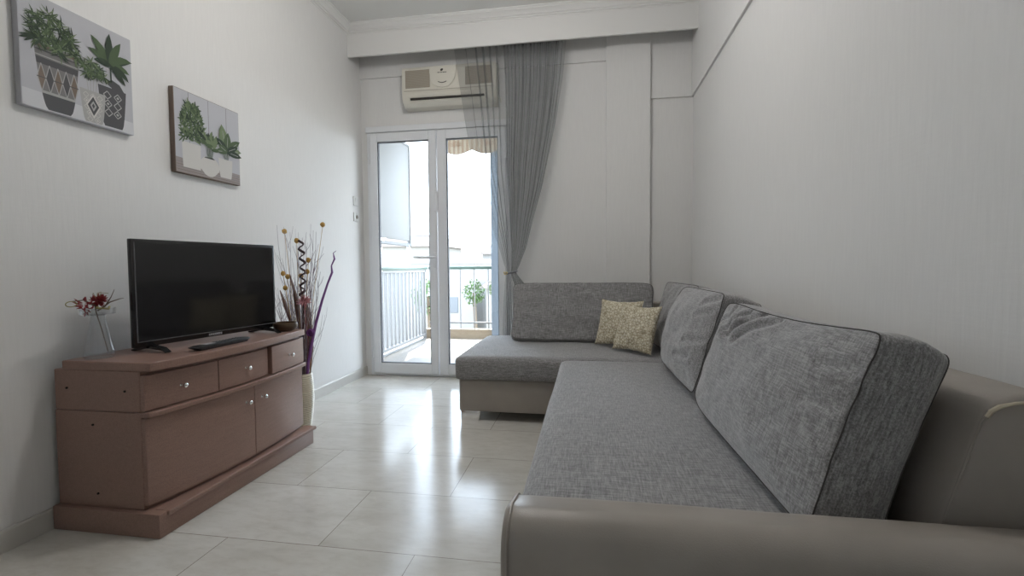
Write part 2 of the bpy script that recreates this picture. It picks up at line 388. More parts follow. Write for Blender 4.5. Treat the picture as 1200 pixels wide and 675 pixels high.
# side railing
sr = thing('side_railing', 'white barred balcony railing running along the left side of the balcony', 'railing', (BX0+0.02, 5.4, 0))
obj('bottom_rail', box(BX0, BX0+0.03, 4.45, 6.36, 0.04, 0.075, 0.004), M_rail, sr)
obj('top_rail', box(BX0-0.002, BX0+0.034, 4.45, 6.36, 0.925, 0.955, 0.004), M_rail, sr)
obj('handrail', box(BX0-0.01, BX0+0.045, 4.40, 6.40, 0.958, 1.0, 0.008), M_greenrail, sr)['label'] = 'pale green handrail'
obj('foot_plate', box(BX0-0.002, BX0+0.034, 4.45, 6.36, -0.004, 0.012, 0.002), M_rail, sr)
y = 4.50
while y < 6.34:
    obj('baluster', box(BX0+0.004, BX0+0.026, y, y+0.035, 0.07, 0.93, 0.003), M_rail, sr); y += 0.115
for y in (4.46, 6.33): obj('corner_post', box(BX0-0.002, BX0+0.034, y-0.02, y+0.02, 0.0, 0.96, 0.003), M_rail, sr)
fr = thing('front_railing', 'balcony railing with thin bars above the beige marble curb', 'railing', (-0.6, BY1+0.06, 0.125))
obj('handrail', box(BX0+0.05, BX1, BY1+0.03, BY1+0.085, 0.958, 1.0, 0.008), M_greenrail, fr)['label'] = 'pale green handrail'
obj('bottom_rail', box(BX0+0.05, BX1, BY1+0.045, BY1+0.07, 0.20, 0.225, 0.003), M_rail, fr)
x = BX0+0.1
while x < BX1-0.02:
    obj('baluster', box(x, x+0.014, BY1+0.05, BY1+0.064, 0.125, 0.96, 0.002), M_rail, fr); x += 0.20 if x < -0.6 else 0.4
# privacy screen above the side railing
ps = thing('privacy_screen', 'white panel screen standing above the side railing of the balcony', 'screen', (BX0, 5.1, 1.0))
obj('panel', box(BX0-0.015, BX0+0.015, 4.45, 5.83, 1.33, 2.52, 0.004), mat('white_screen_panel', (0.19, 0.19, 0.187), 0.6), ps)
_o = obj('frame', frame_rect(4.42, 5.86, 1.26, 2.55, 0.035, -0.022, 0.022), mat('grey_screen_frame', (0.13, 0.133, 0.137), 0.5), ps)
_me = _o.data
for v in _me.vertices:
    wpos = v.co + Vector(ps.location); yy, xx, zz = wpos.x, wpos.y, wpos.z
    v.co = Vector((BX0 + xx, yy, zz)) - Vector(ps.location)
for y in (4.47, 5.81): obj('support_post', box(BX0-0.018, BX0+0.018, y-0.02, y+0.02, 1.001, 1.28, 0.003), M_satin, ps)
tag(obj('neighbour_wall', box(-3.1, -2.9, 4.4, 7.2, -6.0, 0.93), mat('grey_neighbour_render', (0.15, 0.15, 0.15), 0.85), None, False), 'grey neighbouring parapet wall seen between the bars of the side railing', 'wall')
# corner post of the balcony
tag(obj('balcony_post', prism([(-1.315+0.0, BY1-0.07), (-1.165, BY1-0.07), (-1.165, BY1), (-1.175, BY1+0.005), (-1.305, BY1+0.005), (-1.315, BY1)], 'z', -0.005, 3.0, 0.004, 1), M_post),
    'blue grey square post standing at the balcony curb behind the curtain', 'post')
# awning with scalloped valance
M_awn = mat('cream_awning_cloth', (0.33, 0.25, 0.17), 0.9)
_w = N(M_awn, 'ShaderNodeTexWave'); _w.wave_type = 'BANDS'; _w.bands_direction = 'X'; _w.inputs['Scale'].default_value = 5.0; L(M_awn, coords(M_awn), _w.inputs['Vector'])
L(M_awn, ramp(M_awn, _w.outputs['Fac'], [(0.35, (0.28, 0.235, 0.175)), (0.6, (0.21, 0.15, 0.10))]), BS(M_awn).inputs['Base Color'])
aw = thing('awning', 'cream scalloped awning hanging over the balcony front', 'awning', (-0.2, BY1-0.1, 2.9))
bm = bmesh.new(); top = []; bot = []; n = 160; x0, x1 = -1.95, 1.6
for i in range(n+1):
    t = i/n; x = x0+(x1-x0)*t; ph = (x-x0)/0.40
    zb = 2.555 - 0.055*abs(math.sin(ph*math.pi)); yy = BY1-0.12+0.015*math.sin(ph*6)
    top.append((x, yy-0.0, 2.93)); bot.append((x, yy, zb))
for a in (0, 0.004):
    T = [bm.verts.new((p[0], p[1]+a, p[2])) for p in top]; B = [bm.verts.new((p[0], p[1]+a, p[2])) for p in bot]
    for i in range(n): bm.faces.new((T[i], T[i+1], B[i+1], B[i]))
obj('valance', bm, M_awn, aw)
M_motif = mat('brown_motif_print', (0.20, 0.11, 0.06), 0.9)
for k in range(8):
    cx = -1.77+k*0.44; bm = bmesh.new()
    for j in range(7):
        a = R(-75+25*j); tube(bm, [(cx+0.02*math.sin(a), BY1-0.139, 2.60+0.02*math.cos(a)), (cx+0.05*math.sin(a*1.1), BY1-0.139, 2.60+0.055*math.cos(a)), (cx+0.085*math.sin(a*1.25), BY1-0.139, 2.60+0.08*math.cos(a))], 0.0035, 5)
    obj('printed_motif', bm, M_motif, aw)
bm = bmesh.new(); tube(bm, [(x0, BY1-0.12, 2.92), (x1, BY1-0.12, 2.92)], 0.03, 12); obj('front_bar', bm, M_rail, aw)
struct('ceiling_balcony', box(BX0-0.1, BX1, BY0, BY1+0.1, 2.955, 3.12), M_out)

# ------------------------------------------------------------------ the town outside
M_ground = mat('dry_ground', (0.42, 0.38, 0.32), 0.9)
_g = noi(M_ground, coords(M_ground), 0.35, 6, 0.7)
L(M_ground, ramp(M_ground, _g, [(0.35, (0.10, 0.095, 0.075)), (0.65, (0.19, 0.18, 0.16))]), BS(M_ground).inputs['Base Color'])
tag(struct('floor_outside', box(-70, 50, BY1+4, 120, -6.3, -6.0), M_ground))
M_h = [mat('pale_house_render', (0.26, 0.255, 0.245), 0.85), mat('cream_house_render', (0.25, 0.235, 0.21), 0.85), mat('terracotta_roof', (0.24, 0.205, 0.185), 0.8), mat('grey_shutter', (0.13, 0.14, 0.15), 0.6)]
def house(x, y, w_, d_, h_, mi, label, roof=True, win=((0.25, 0.6), (0.65, 0.6))):
    t = thing('house', label, 'house', (x, y, -6.0))
    obj('wall', box(x-w_/2, x+w_/2, y, y+d_, -6.0, -6.0+h_), M_h[mi], t, False)
    if roof: obj('roof', prism([(x-w_/2-0.4, -6.0+h_), (x+w_/2+0.4, -6.0+h_), (x+w_/2-1.0, -6.0+h_+1.1), (x-w_/2+1.0, -6.0+h_+1.1)], 'y', y-0.4, y+d_+0.4), M_h[2], t, False)
    else: obj('parapet', box(x-w_/2-0.1, x+w_/2+0.1, y-0.1, y+d_+0.1, -6.0+h_, -6.0+h_+0.35), M_h[0], t, False)
    for (u, v) in win:
        wx = x-w_/2+u*w_; wz = -6.0+v*h_
        obj('window', box(wx-0.5, wx+0.5, y-0.05, y+0.05, wz-0.55, wz+0.55, 0.02, 1), M_h[3], t, False)
house(-10.3, 32, 5.0, 7, 7.2, 0, 'pale distant house with grey roof parapet seen through the left door leaf', False)
house(-4.8, 30, 3.6, 6, 5.6, 1, 'low cream distant house with tiled roof seen through the right door leaf')
house(-17.5, 45, 6, 8, 9.0, 1, 'tall cream distant house far behind the left door leaf')
house(-9.0, 55, 7, 8, 8.4, 0, 'wide white distant house on the skyline behind the right door leaf', True, ((0.2, 0.7), (0.5, 0.7), (0.8, 0.7)))
# low sheds / stone wall tiers below
M_stone = mat('pale_rubble_stone', (0.5, 0.46, 0.4), 0.9)
_s = N(M_stone, 'ShaderNodeTexBrick'); _s.inputs['Scale'].default_value = 1.0; _s.inputs['Brick Width'].default_value = 0.7; _s.inputs['Row Height'].default_value = 0.3; _s.inputs['Mortar Size'].default_value = 0.03
_s.inputs['Color1'].default_value = (0.20, 0.185, 0.16, 1); _s.inputs['Color2'].default_value = (0.15, 0.135, 0.115, 1); _s.inputs['Mortar'].default_value = (0.06, 0.055, 0.045, 1)
L(M_stone, coords(M_stone, (1, 1, 1), (R(90), 0, 0)), _s.inputs['Vector']); L(M_stone, _s.outputs['Color'], BS(M_stone).inputs['Base Color'])
tag(obj('garden_wall', box(-9.5, 6, 22, 22.5, -6, -3.4), M_stone, None, False), 'pale rubble stone wall running below the balcony in the distance', 'wall')
vb = thing('roof_vent', 'small grey framed vent box on the stone wall seen below the handrail', 'vent', (-5.2, 21.8, -2.9))
obj('housing', box(-5.55, -4.85, 21.75, 22.3, -3.1, -2.72, 0.03), M_h[0], vb)
obj('grille', box(-5.48, -4.92, 21.72, 21.78, -3.02, -2.80, 0.01), M_h[3], vb)
M_leafo = mat('olive_tree_leaves', (0.055, 0.11, 0.025), 0.7); M_bark = mat('tree_bark', (0.12, 0.09, 0.06), 0.9)
def tree(x, y, z, r, label):
    t = thing('tree', label, 'tree', (x, y, -6.0))
    bm = bmesh.new(); tube(bm, [(x, y, -6), (x+0.1, y, (z-6)/2), (x, y, z)], [0.16, 0.12, 0.08], 8); obj('trunk', bm, M_bark, t)
    bm = bmesh.new()
    for k in range(420):
        v = Vector((random.gauss(0, 1), random.gauss(0, 1), random.gauss(0, 1))).normalized() * r * (0.5+0.5*random.random())
        c = Vector((x, y, z)) + Vector((v.x, v.y, v.z*1.15)); s = r*0.14
        a = Vector((random.uniform(-1, 1), random.uniform(-1, 1), random.uniform(-1, 1))).normalized(); b = a.cross(Vector((0.3, 0.5, 0.8))).normalized()
        q = [bm.verts.new(c+a*s), bm.verts.new(c+b*s*0.5), bm.verts.new(c-a*s), bm.verts.new(c-b*s*0.5)]; bm.faces.new(q)
    obj('foliage', bm, M_leafo, t, False)
tree(-6.05, 24.5, -0.4, 0.62, 'green tree seen just below the handrail in the middle of the balcony view')
tree(-4.9, 24.5, -0.15, 0.42, 'small green tree right of the larger one below the handrail')
tree(-8.6, 24.5, -0.6, 0.9, 'green tree showing through the gap beside the barred side railing')
wl = thing('overhead_cable', 'thin dark overhead cable crossing the white sky behind the balcony', 'cable', (-9, 24, 0))
bm = bmesh.new(); tube(bm, [(-16+i*1.2, 24, 2.75-0.15*math.sin(math.pi*i/16)) for i in range(17)], 0.015, 6); obj('cable_run', bm, M_gasket, wl)
bm = bmesh.new(); tube(bm, [(-16, 24, -6), (-16, 24, 3.2)], 0.1, 10); obj('pole', bm, M_bark, wl)
tube_ = bmesh.new(); tube(tube_, [(3.2, 24, -6), (3.2, 24, 3.2)], 0.1, 10); obj('pole', tube_, M_bark, wl)

# ------------------------------------------------------------------ corner sofa
sofa = thing('corner_sofa', 'grey fabric corner sofa with taupe leather base, arm and backrest', 'sofa', (0.1, 2.2, 0))
def soft_box(x0, x1, y0, y1, z0, z1, r, crown=0.0, wr=0.0, seg=5, cuts=26, seed=0):
    """rounded box with gently crowned top and noise wrinkles"""
    bm = bmesh.new(); nx = max(2, int((x1-x0)/0.035)); ny = max(2, int((y1-y0)/0.035)); nz = 5
    # shell grid
    def rnd(p):
        q = Vector((min(max(p.x, x0+r), x1-r), min(max(p.y, y0+r), y1-r), min(max(p.z, z0+r*0.5), z1-r)))
        d = p-q
        if d.length > 1e-9:
            rr = r if p.z > (z0+z1)/2 else r
            m_ = max(abs(d.x), abs(d.y), abs(d.z)); d = d.normalized()*m_ if True else d
        return q+d
    grid = {}
    def V(i, j, k):
        key = (i, j, k)
        if key not in grid:
            def warp(t, n): return t/n
            p = Vector((x0+(x1-x0)*i/nx, y0+(y1-y0)*j/ny, z0+(z1-z0)*k/nz)); p = rnd(p)
            u = (2*i/nx-1); v = (2*j/ny-1)
            if k == nz: p.z += crown*(1-u**4)*(1-v**4)
            if wr:
                nn = noise.noise(Vector((p.x*3+seed, p.y*3, p.z*3)))*wr + noise.noise(Vector((p.x*9, p.y*7+seed, p.z*9)))*wr*0.4
                p.z += nn if k == nz else 0; 
                if i in (0, nx): p.x += nn
                if j in (0, ny): p.y += nn
            grid[key] = bm.verts.new(p)
        return grid[key]
    for i in range(nx):
        for j in range(ny):
            bm.faces.new((V(i, j, nz), V(i+1, j, nz), V(i+1, j+1, nz), V(i, j+1, nz))); bm.faces.new((V(i, j, 0), V(i, j+1, 0), V(i+1, j+1, 0), V(i+1, j, 0)))
    for k in range(nz):
        for i in range(nx):
            bm.faces.new((V(i, 0, k), V(i+1, 0, k), V(i+1, 0, k+1), V(i, 0, k+1))); bm.faces.new((V(i, ny, k), V(i, ny, k+1), V(i+1, ny, k+1), V(i+1, ny, k)))
        for j in range(ny):
            bm.faces.new((V(0, j, k), V(0, j, k+1), V(0, j+1, k+1), V(0, j+1, k))); bm.faces.new((V(nx, j, k), V(nx, j+1, k), V(nx, j+1, k+1), V(nx, j, k+1)))
    return bm
obj('chaise_base', box(-0.838, 0.80, 2.955, 3.90, 0.06, 0.272, 0.014, 3), M_leather, sofa)
obj('main_base', box(-0.155, 0.80, 0.94, 2.95, 0.05, 0.262, 0.014, 3), M_leather, sofa)
def finer(bm):
    return bm
obj('chaise_cushion', soft_box(-0.86, 0.80, 2.93, 3.92, 0.274, 0.420, 0.032, 0.006, 0.004, seed=3), M_fabs, sofa, angle=180)
obj('seat_cushion', soft_box(-0.178, 0.66, 0.955, 2.905, 0.264, 0.425, 0.034, 0.008, 0.003, seed=9), M_fabs, sofa, angle=180)
# arm: profile in (y,z)
def arm_profile():
    y0, y1, zt = 0.770, 0.955, 0.568
    P = [(y0, 0.05), (y0-0.004, 0.30), (y0, 0.48)]
    for a in range(0, 91, 10): P.append((y0+0.065-0.065*math.cos(R(a)), zt-0.065+0.065*math.sin(R(a))))
    for a in range(0, 91, 10): P.append((y1-0.075+0.075*math.sin(R(a)), zt-0.012-0.075+0.075*math.cos(R(a))))
    P += [(y1, 0.3), (y1, 0.05)]
    return P
AP = arm_profile(); arm_cy, arm_cz = 0.8625, 0.33
def inset(P, d):
    out_ = []
    for (a, b) in P:
        va = Vector((a-arm_cy, b-arm_cz)); hw, hh = 0.0925, 0.27
        out_.append((a - d*max(-1, min(1, va.x/hw)), b - d*max(-1, min(1, va.y/hh))))
    return out_
bm = bmesh.new(); xs = [(-0.152, 0.022), (-0.1515, 0.012), (-0.148, 0.004), (-0.140, 0.0)]
x = -0.10
while x < 0.79: xs.append((x, 0.0)); x += 0.03
xs.append((0.815, 0.0)); rings = []
for (x, d) in xs:
    ring = []
    for (a, b) in inset(AP, d):
        nn = 0.0025*noise.noise(Vector((x*5, a*9, b*9)))+0.002*noise.noise(Vector((x*14, a*20, b*20)))*(1 if b < 0.5 else 0.4)
        ring.append(bm.verts.new((x, a-nn, b+nn)))
    rings.append(ring)
for A, B in zip(rings, rings[1:]):
    for i in range(len(A)): bm.faces.new((A[i], A[(i+1) % len(A)], B[(i+1) % len(A)], B[i]))
bm.faces.new(rings[0][::-1]); bm.faces.new(rings[-1]); bmesh.ops.recalc_face_normals(bm, faces=bm.faces)
arm = obj('armrest', bm, M_leather, sofa, angle=60)
bm = bmesh.new(); tube(bm, [(-0.139, a, b) for a, b in inset(AP, -0.0015)][1:-1], 0.0022, 6); obj('end_seam', bm, M_leather, arm)
# leather backrest along the right wall: section (x, z)
BP = [(0.585, 0.26), (0.625, 0.50), (0.688, 0.715), (0.698, 0.738), (0.715, 0.752), (0.745, 0.764), (0.785, 0.770), (0.806, 0.762), (0.818, 0.74), (0.82, 0.08), (0.60, 0.08)]
def back_sec(y, bulge, drop):
    return [(a - bulge*(1 if 0.3 < b < 0.7 and a < 0.7 else 0.3), y, b-drop*(1 if b > 0.6 else 0)) for a, b in BP]
bm = bmesh.new(); rings = []
for y, bu, dr in [(0.958, -0.006, 0.012), (0.962, 0.0, 0.004), (0.972, 0.003, 0.0)] + [(1.05+0.1*i, 0.006, 0.002*math.sin(i*1.3)) for i in range(28)] + [(3.895, 0, 0)]:
    rings.append([bm.verts.new(p) for p in back_sec(y, bu, dr)])
for A, B in zip(rings, rings[1:]):
    for i in range(len(A)): bm.faces.new((A[i], A[(i+1) % len(A)], B[(i+1) % len(A)], B[i]))
bm.faces.new(rings[0][::-1]); bm.faces.new(rings[-1]); bmesh.ops.recalc_face_normals(bm, faces=bm.faces)
bk = obj('backrest', bm, M_leather, sofa, angle=50)
bm = bmesh.new(); tube(bm, [(a-0.002, 0.957, b) for a, b in BP[:4]], 0.0022, 6); obj('seam', bm, M_leather, bk)
bm = bmesh.new(); tube(bm, [(0.694, 0.955, 0.726), (0.700, 0.954, 0.737), (0.712, 0.953, 0.746), (0.735, 0.952, 0.753), (0.775, 0.952, 0.758)], [0.004, 0.0042, 0.004, 0.003, 0.002], 8)
obj('worn_piping', bm, M_leather_piping, bk)['label'] = 'worn cream coloured piping at the near corner'
# low leather backrest behind the chaise (hidden by the long cushion)
obj('chaise_backrest', prism([(3.80, 0.26), (3.84, 0.70), (3.86, 0.715), (3.90, 0.715), (3.915, 0.70), (3.915, 0.10), (3.80, 0.10)], 'x', -0.52, 0.58, 0.008, 2), M_leather, sofa)
def foot(x, y):
    obj('foot', prism([(x-0.018, 0.0), (x+0.10, 0.0), (x+0.115, 0.062), (x-0.018, 0.062)], 'y', y, y+0.03, 0.003, 2), M_chrome, sofa)
for x, y in ((-0.81, 2.965), (-0.81, 3.83), (-0.12, 1.05), (-0.12, 2.5)): foot(x, y)

# ------------------------------------------------------------------ box cushions
def seg_dist(p, a, b):
    ab = b-a; t = max(0, min(1, (p-a).dot(ab)/ab.length_squared)); return (p-(a+ab*t)).length
def cushion(name, label, w_, h_, t_, bulge, loc, rot, seed, creases=(), group=None, nu=72, nv=44, n_=18, ears=0.0, sag=0.0, droop=0.0, nf=None):
    root = thing(name, label, 'cushion', loc, rot, group)
    bm = bmesh.new()
    def P(u, v, side, e=1.0):
        m_ = max(abs(u), abs(v)); s = 1.0
        if m_ > 1e-6: s = m_/((abs(u)**n_+abs(v)**n_)**(1/n_))
        if nf and u < 0 and m_ > 1e-6: s = m_/((abs(u)**nf+abs(v)**nf)**(1/nf))
        x, z = u*s, v*s
        inb = (1-abs(u)**2.6)*(1-abs(v)**2.6)
        pin = 1-0.025*(1-abs(v)**2)*abs(u)**4
        X = x*w_/2*pin; Z = (z+1)/2*h_
        if v > 0: Z -= sag*(1-u*u)*v**2 + droop*max(0, u)*v
        th = t_/2 + bulge*inb**0.8
        k = 1-0.75*max(abs(u), abs(v))**8
        th += 0.010*k*noise.noise(Vector((u*2.2+seed, v*2.2, side))) + 0.004*k*noise.noise(Vector((u*6+seed, v*5, side*3)))
        if side < 0:
            for (a, b, dpt, wd) in creases:
                d = seg_dist(Vector((u*w_/2, v*h_/2)), Vector((a[0]*w_/2, a[1]*h_/2)), Vector((b[0]*w_/2, b[1]*h_/2)))
                th -= dpt*math.exp(-(d/wd)**2) - 0.5*dpt*math.exp(-((d-2.2*wd)/wd)**2)
        return Vector((X, side*th, Z))
    def warp(i, n):       # denser near the edges
        t = 2*i/n-1; return math.sin(t*math.pi/2)*0.35+t*0.65
    G = {}
    for side in (-1, 1):
        for i in range(nu+1):
            for j in range(nv+1): G[side, i, j] = bm.verts.new(P(warp(i, nu), warp(j, nv), side))
        for i in range(nu):
            for j in range(nv):
                q = [G[side, i, j], G[side, i+1, j], G[side, i+1, j+1], G[side, i, j+1]]
                bm.faces.new(q if side < 0 else q[::-1])
    ring = [(i, 0) for i in range(nu)] + [(nu, j) for j in range(nv)] + [(i, nv) for i in range(nu, 0, -1)] + [(0, j) for j in range(nv, 0, -1)]
    nb = 6; cen = Vector((0, 0, h_/2)); strips = []
    for (i, j) in ring:
        a = G[-1, i, j].co; b = G[1, i, j].co; col = [G[-1, i, j]]
        mid = (a+b)/2; d = Vector((mid.x/(w_/2), 0, (mid.z-h_/2)/(h_/2)));
        d = Vector((d.x**7 if d.x > 0 else -((-d.x)**7), 0, d.z**7 if d.z > 0 else -((-d.z)**7)))
        d = d.normalized() if d.length > 0 else d
        for k in range(1, nb):
            t = k/nb; p = a.lerp(b, t) + d*0.014*math.sin(math.pi*t)
            p += d*0.004*noise.noise(p*18+Vector((seed, 0, 0))); col.append(bm.verts.new(p))
        col.append(G[1, i, j]); strips.append(col)
    for c0, c1 in zip(strips, strips[1:]+strips[:1]):
        for k in range(nb): bm.faces.new((c0[k], c0[k+1], c1[k+1], c1[k]))
    pf = [G[-1, i, j].co.copy() for i, j in ring]; pb = [G[1, i, j].co.copy() for i, j in ring]
    if ears:
        for vtx in bm.verts:
            pass
    bmesh.ops.recalc_face_normals(bm, faces=bm.faces)
    obj('cover', bm, M_fab, root, local=True, angle=180)
    for pts in (pf, pb):
        b2 = bmesh.new(); tube(b2, [p + Vector((0, -0.0005, 0)) for p in pts], 0.0016, 6, closed=True); obj('piping', b2, M_pipe, root, local=True)
    return root
big_creases = [((-0.86, 0.62), (-0.70, 0.92), 0.010, 0.012), ((-0.66, 0.42), (-0.36, 0.93), 0.013, 0.012), ((-0.52, 0.45), (-0.16, 0.92), 0.015, 0.013),
               ((-0.34, 0.42), (0.10, 0.93), 0.010, 0.012), ((-0.50, 0.80), (-0.1, 0.97), 0.008, 0.01), ((0.72, 0.55), (0.95, 0.60), 0.006, 0.012), ((0.70, 0.12), (0.93, 0.20), 0.005, 0.012)]
mid_creases = [((0.65, 0.75), (0.93, 0.9), 0.008, 0.012), ((0.55, -0.12), (0.93, 0.02), 0.010, 0.011), ((0.35, -0.48), (0.75, -0.38), 0.009, 0.011), ((0.6, 0.45), (0.9, 0.6), 0.006, 0.01)]
cushion('back_cushion', 'large grey box cushion nearest the camera leaning on the taupe leather backrest', 0.94, 0.422, 0.125, 0.045,
        (0.466, 1.464, 0.450), (-R(18.5), 0, R(-88.3)), 2.0, big_creases, sag=0.022, nf=7)
cushion('back_cushion', 'middle grey box cushion along the right wall between the largest and the corner cushion', 0.80, 0.428, 0.145, 0.068,
        (0.468, 2.40, 0.452), (-R(17), 0, R(-88)), 11.0, mid_creases, nf=5)
cushion('back_cushion', 'grey box cushion in the sofa corner, mostly hidden behind the middle cushion', 0.68, 0.430, 0.125, 0.03,
        (0.50, 3.16, 0.452), (-R(19), 0, R(-84)), 23.0, ())
cushion('back_cushion', 'long grey box cushion on the chaise leaning toward the window wall', 1.06, 0.435, 0.10, 0.012,
        (-0.062, 3.575, 0.435), (-R(17), 0, 0), 31.0, (), n_=14)

def throw(label, w_, loc, rot, seed):
    root = thing('throw_pillow', label, 'pillow', loc, rot, 'beige throw pillows on the chaise')
    bm = bmesh.new(); n = 40; G = {}
    for side in (-1, 1):
        for i in range(n+1):
            for j in range(n+1):
                u, v = 2*i/n-1, 2*j/n-1
                pu = u*(1-0.10*(1-v*v)*abs(u)**1.5); pv = v*(1-0.10*(1-u*u)*abs(v)**1.5)
                th = 0.048*((1-u*u)*(1-v*v))**0.45 + 0.001
                ed = (1-max(abs(u), abs(v))**6)
                th += ed*(0.007*noise.noise(Vector((u*3+seed, v*3, side)))+0.003*noise.noise(Vector((u*8+seed, v*8, side))))
                if side > 0 and (i in (0, n) or j in (0, n)): G[side, i, j] = G[-1, i, j]; continue
                wob = 0.004*noise.noise(Vector((u*4, v*4, seed)))
                G[side, i, j] = bm.verts.new((pu*w_/2+wob, side*th, (pv+1)/2*w_+wob))
        for i in range(n):
            for j in range(n):
                q = [G[side, i, j], G[side, i+1, j], G[side, i+1, j+1], G[side, i, j+1]]
                bm.faces.new(q if side < 0 else q[::-1])
    bmesh.ops.recalc_face_normals(bm, faces=bm.faces)
    cov = obj('cover', bm, M_beige, root, local=True, angle=180)
    return root
throw('beige brocade throw pillow in front, leaning on the other beige pillow', 0.32, (0.262, 3.135, 0.436), (-R(20), R(0), R(-44)), 3)
throw('beige brocade throw pillow behind, half hidden and touching the long grey cushion', 0.335, (0.172, 3.335, 0.436), (-R(17), R(0), R(-34)), 8)

# ------------------------------------------------------------------ curtain
cur = thing('sheer_curtain', 'sheer grey voile curtain tied back beside the balcony door', 'curtain', (-0.62, 4.0, 0.0))
def interp(tab, z):
    for (z0, a0), (z1, a1) in zip(tab, tab[1:]):
        if z0 >= z >= z1:
            t = (z0-z)/(z0-z1); return a0+(a1-a0)*t
    return tab[-1][1] if z < tab[-1][0] else tab[0][1]
ZT, ZTIE = 2.98, 0.945
LE = [(3.0, -1.12), (2.83, -1.11), (2.52, -1.069), (2.19, -1.024), (1.81, -0.963), (1.66, -0.915), (1.337, -0.815), (1.1, -0.735), (0.977, -0.700), (0.945, -0.697), (0.90, -0.702), (0.65, -0.722), (0.0, -0.73)]
RE = [(3.0, -0.205), (2.82, -0.208), (2.53, -0.230), (2.22, -0.275), (1.78, -0.362), (1.645, -0.391), (1.373, -0.468), (1.15, -0.525), (1.0, -0.585), (0.945, -0.612), (0.90, -0.580), (0.847, -0.535), (0.6, -0.53), (0.0, -0.55)]
def sheer(name, u0, u1, nu, nv, seed, y0, fold_n, amp, sub=None):
    bm = bmesh.new(); V_ = []
    for j in range(nv+1):
        z = ZT + (0.03-ZT)*j/nv
        l, r = interp(LE, z), interp(RE, z); row = []
        tight = min(1, abs(z-ZTIE)/0.9) if z > ZTIE else min(1, abs(z-ZTIE)/0.6)*0.35
        for i in range(nu+1):
            t = i/nu; u = u0+(u1-u0)*t
            ph = 2*math.pi*fold_n*t + seed + 4.0*noise.noise(Vector((t*4.5+seed, z*0.35, 0)))
            a = amp*(0.22+0.78*tight)*(0.55+0.9*abs(noise.noise(Vector((t*7+seed*2, z*0.3, 3.0)))))
            x = l+(r-l)*u + (0.25*(r-l)/fold_n*(u1-u0))*math.sin(ph*1.0+1.3)*1.2
            y = y0 + a*math.sin(ph) + 0.35*a*math.sin(2.3*ph+seed)
            row.append(bm.verts.new((x, y, z)))
        V_.append(row)
    for j in range(nv):
        for i in range(nu): bm.faces.new((V_[j][i], V_[j][i+1], V_[j+1][i+1], V_[j+1][i]))
    return obj(name, bm, M_sheer, cur, angle=180)
sheer('sheer_cloth', 0.0, 1.0, 420, 90, 0.6, 3.944, 13, 0.016)
sheer('gathered_cloth', 0.46, 1.0, 360, 90, 4.1, 3.957, 15, 0.014)
bm = bmesh.new()
tube(bm, [(-0.655+0.050*math.cos(a), 3.955+0.030*math.sin(a), 0.945+0.012*math.cos(a)) for a in [2*math.pi*k/40 for k in range(40)]], 0.008, 8, closed=True)
tb = obj('tie_back', bm, mat('grey_tie_band', (0.22, 0.22, 0.24), 0.8), cur)
bm = bmesh.new(); tube(bm, [(-0.695+0.014*math.cos(a), 3.922, 0.940+0.009*math.sin(a)) for a in [2*math.pi*k/24 for k in range(24)]], 0.004, 6, closed=True)
tube(bm, [(-0.68, 3.922, 0.945), (-0.712, 3.922, 0.95)], 0.003, 6)
obj('tie_ring', bm, mat('brass_ring', (0.6, 0.48, 0.22), 0.35, 1.0), cur)['label'] = 'small brass ring on the tie'
bm = bmesh.new(); tube(bm, [(XL+0.05, 3.95, 2.995), (XR-0.05, 3.95, 2.995)], 0.012, 10); obj('curtain_rail', bm, M_wframe, cur)
for x in (-1.2, 0.2): obj('rail_bracket', box(x, x+0.03, 3.94, 3.96, 2.995, 3.06), M_wframe, cur)

# ------------------------------------------------------------------ air conditioner
M_ac = mat('ivory_plastic', (0.70, 0.67, 0.59), 0.4); M_acg = mat('taupe_grille', (0.36, 0.32, 0.26), 0.6); M_dark = mat('dark_slot', (0.03, 0.025, 0.02), 0.7)
ac = thing('air_conditioner', 'ivory wall mounted air conditioner above the balcony door', 'air conditioner', (-1.17, YB, 2.4))
AX0, AX1 = -1.588, -0.755
def acp(dy=0): return [(YB-0.018, 2.705), (3.955+dy, 2.700), (3.928+dy, 2.690), (3.918+dy, 2.66), (3.915+dy, 2.50), (3.925+dy, 2.455), (3.95+dy, 2.40), (4.0+dy, 2.368), (YB, 2.36), (YB, 2.705)]
obj('body', prism(acp()[1:], 'x', AX0, AX1, 0.005, 2), M_ac, ac)
obj('intake_grille', box(AX0+0.035, -1.335, 3.909, 3.92, 2.515, 2.665, 0.002, 1), M_acg, ac)['label'] = 'taupe ribbed intake grille'
obj('intake_grille', box(-1.02, AX1-0.035, 3.909, 3.92, 2.515, 2.665, 0.002, 1), M_acg, ac)['label'] = 'taupe ribbed intake grille'
bm = bmesh.new()
for k in range(13):
    z = 2.522+k*0.011
    bm_box(bm, AX0+0.037, -1.337, 3.906, 3.91, z, z+0.004); bm_box(bm, -1.018, AX1-0.037, 3.906, 3.91, z, z+0.004)
obj('grille_slat', bm, mat('taupe_slat', (0.42, 0.38, 0.31), 0.6), ac)['kind'] = 'stuff'
# rounded shield between the grilles
pts = [(-1.335, 2.685), (-1.335, 2.63), (-1.325, 2.58), (-1.305, 2.54), (-1.27, 2.512), (-1.22, 2.504), (-1.17, 2.512), (-1.135, 2.54), (-1.112, 2.58), (-1.10, 2.63), (-1.10, 2.685)]
pn = obj('front_shield', prism(pts, 'y', 3.903, 3.925, 0.003, 2), M_ac, ac)
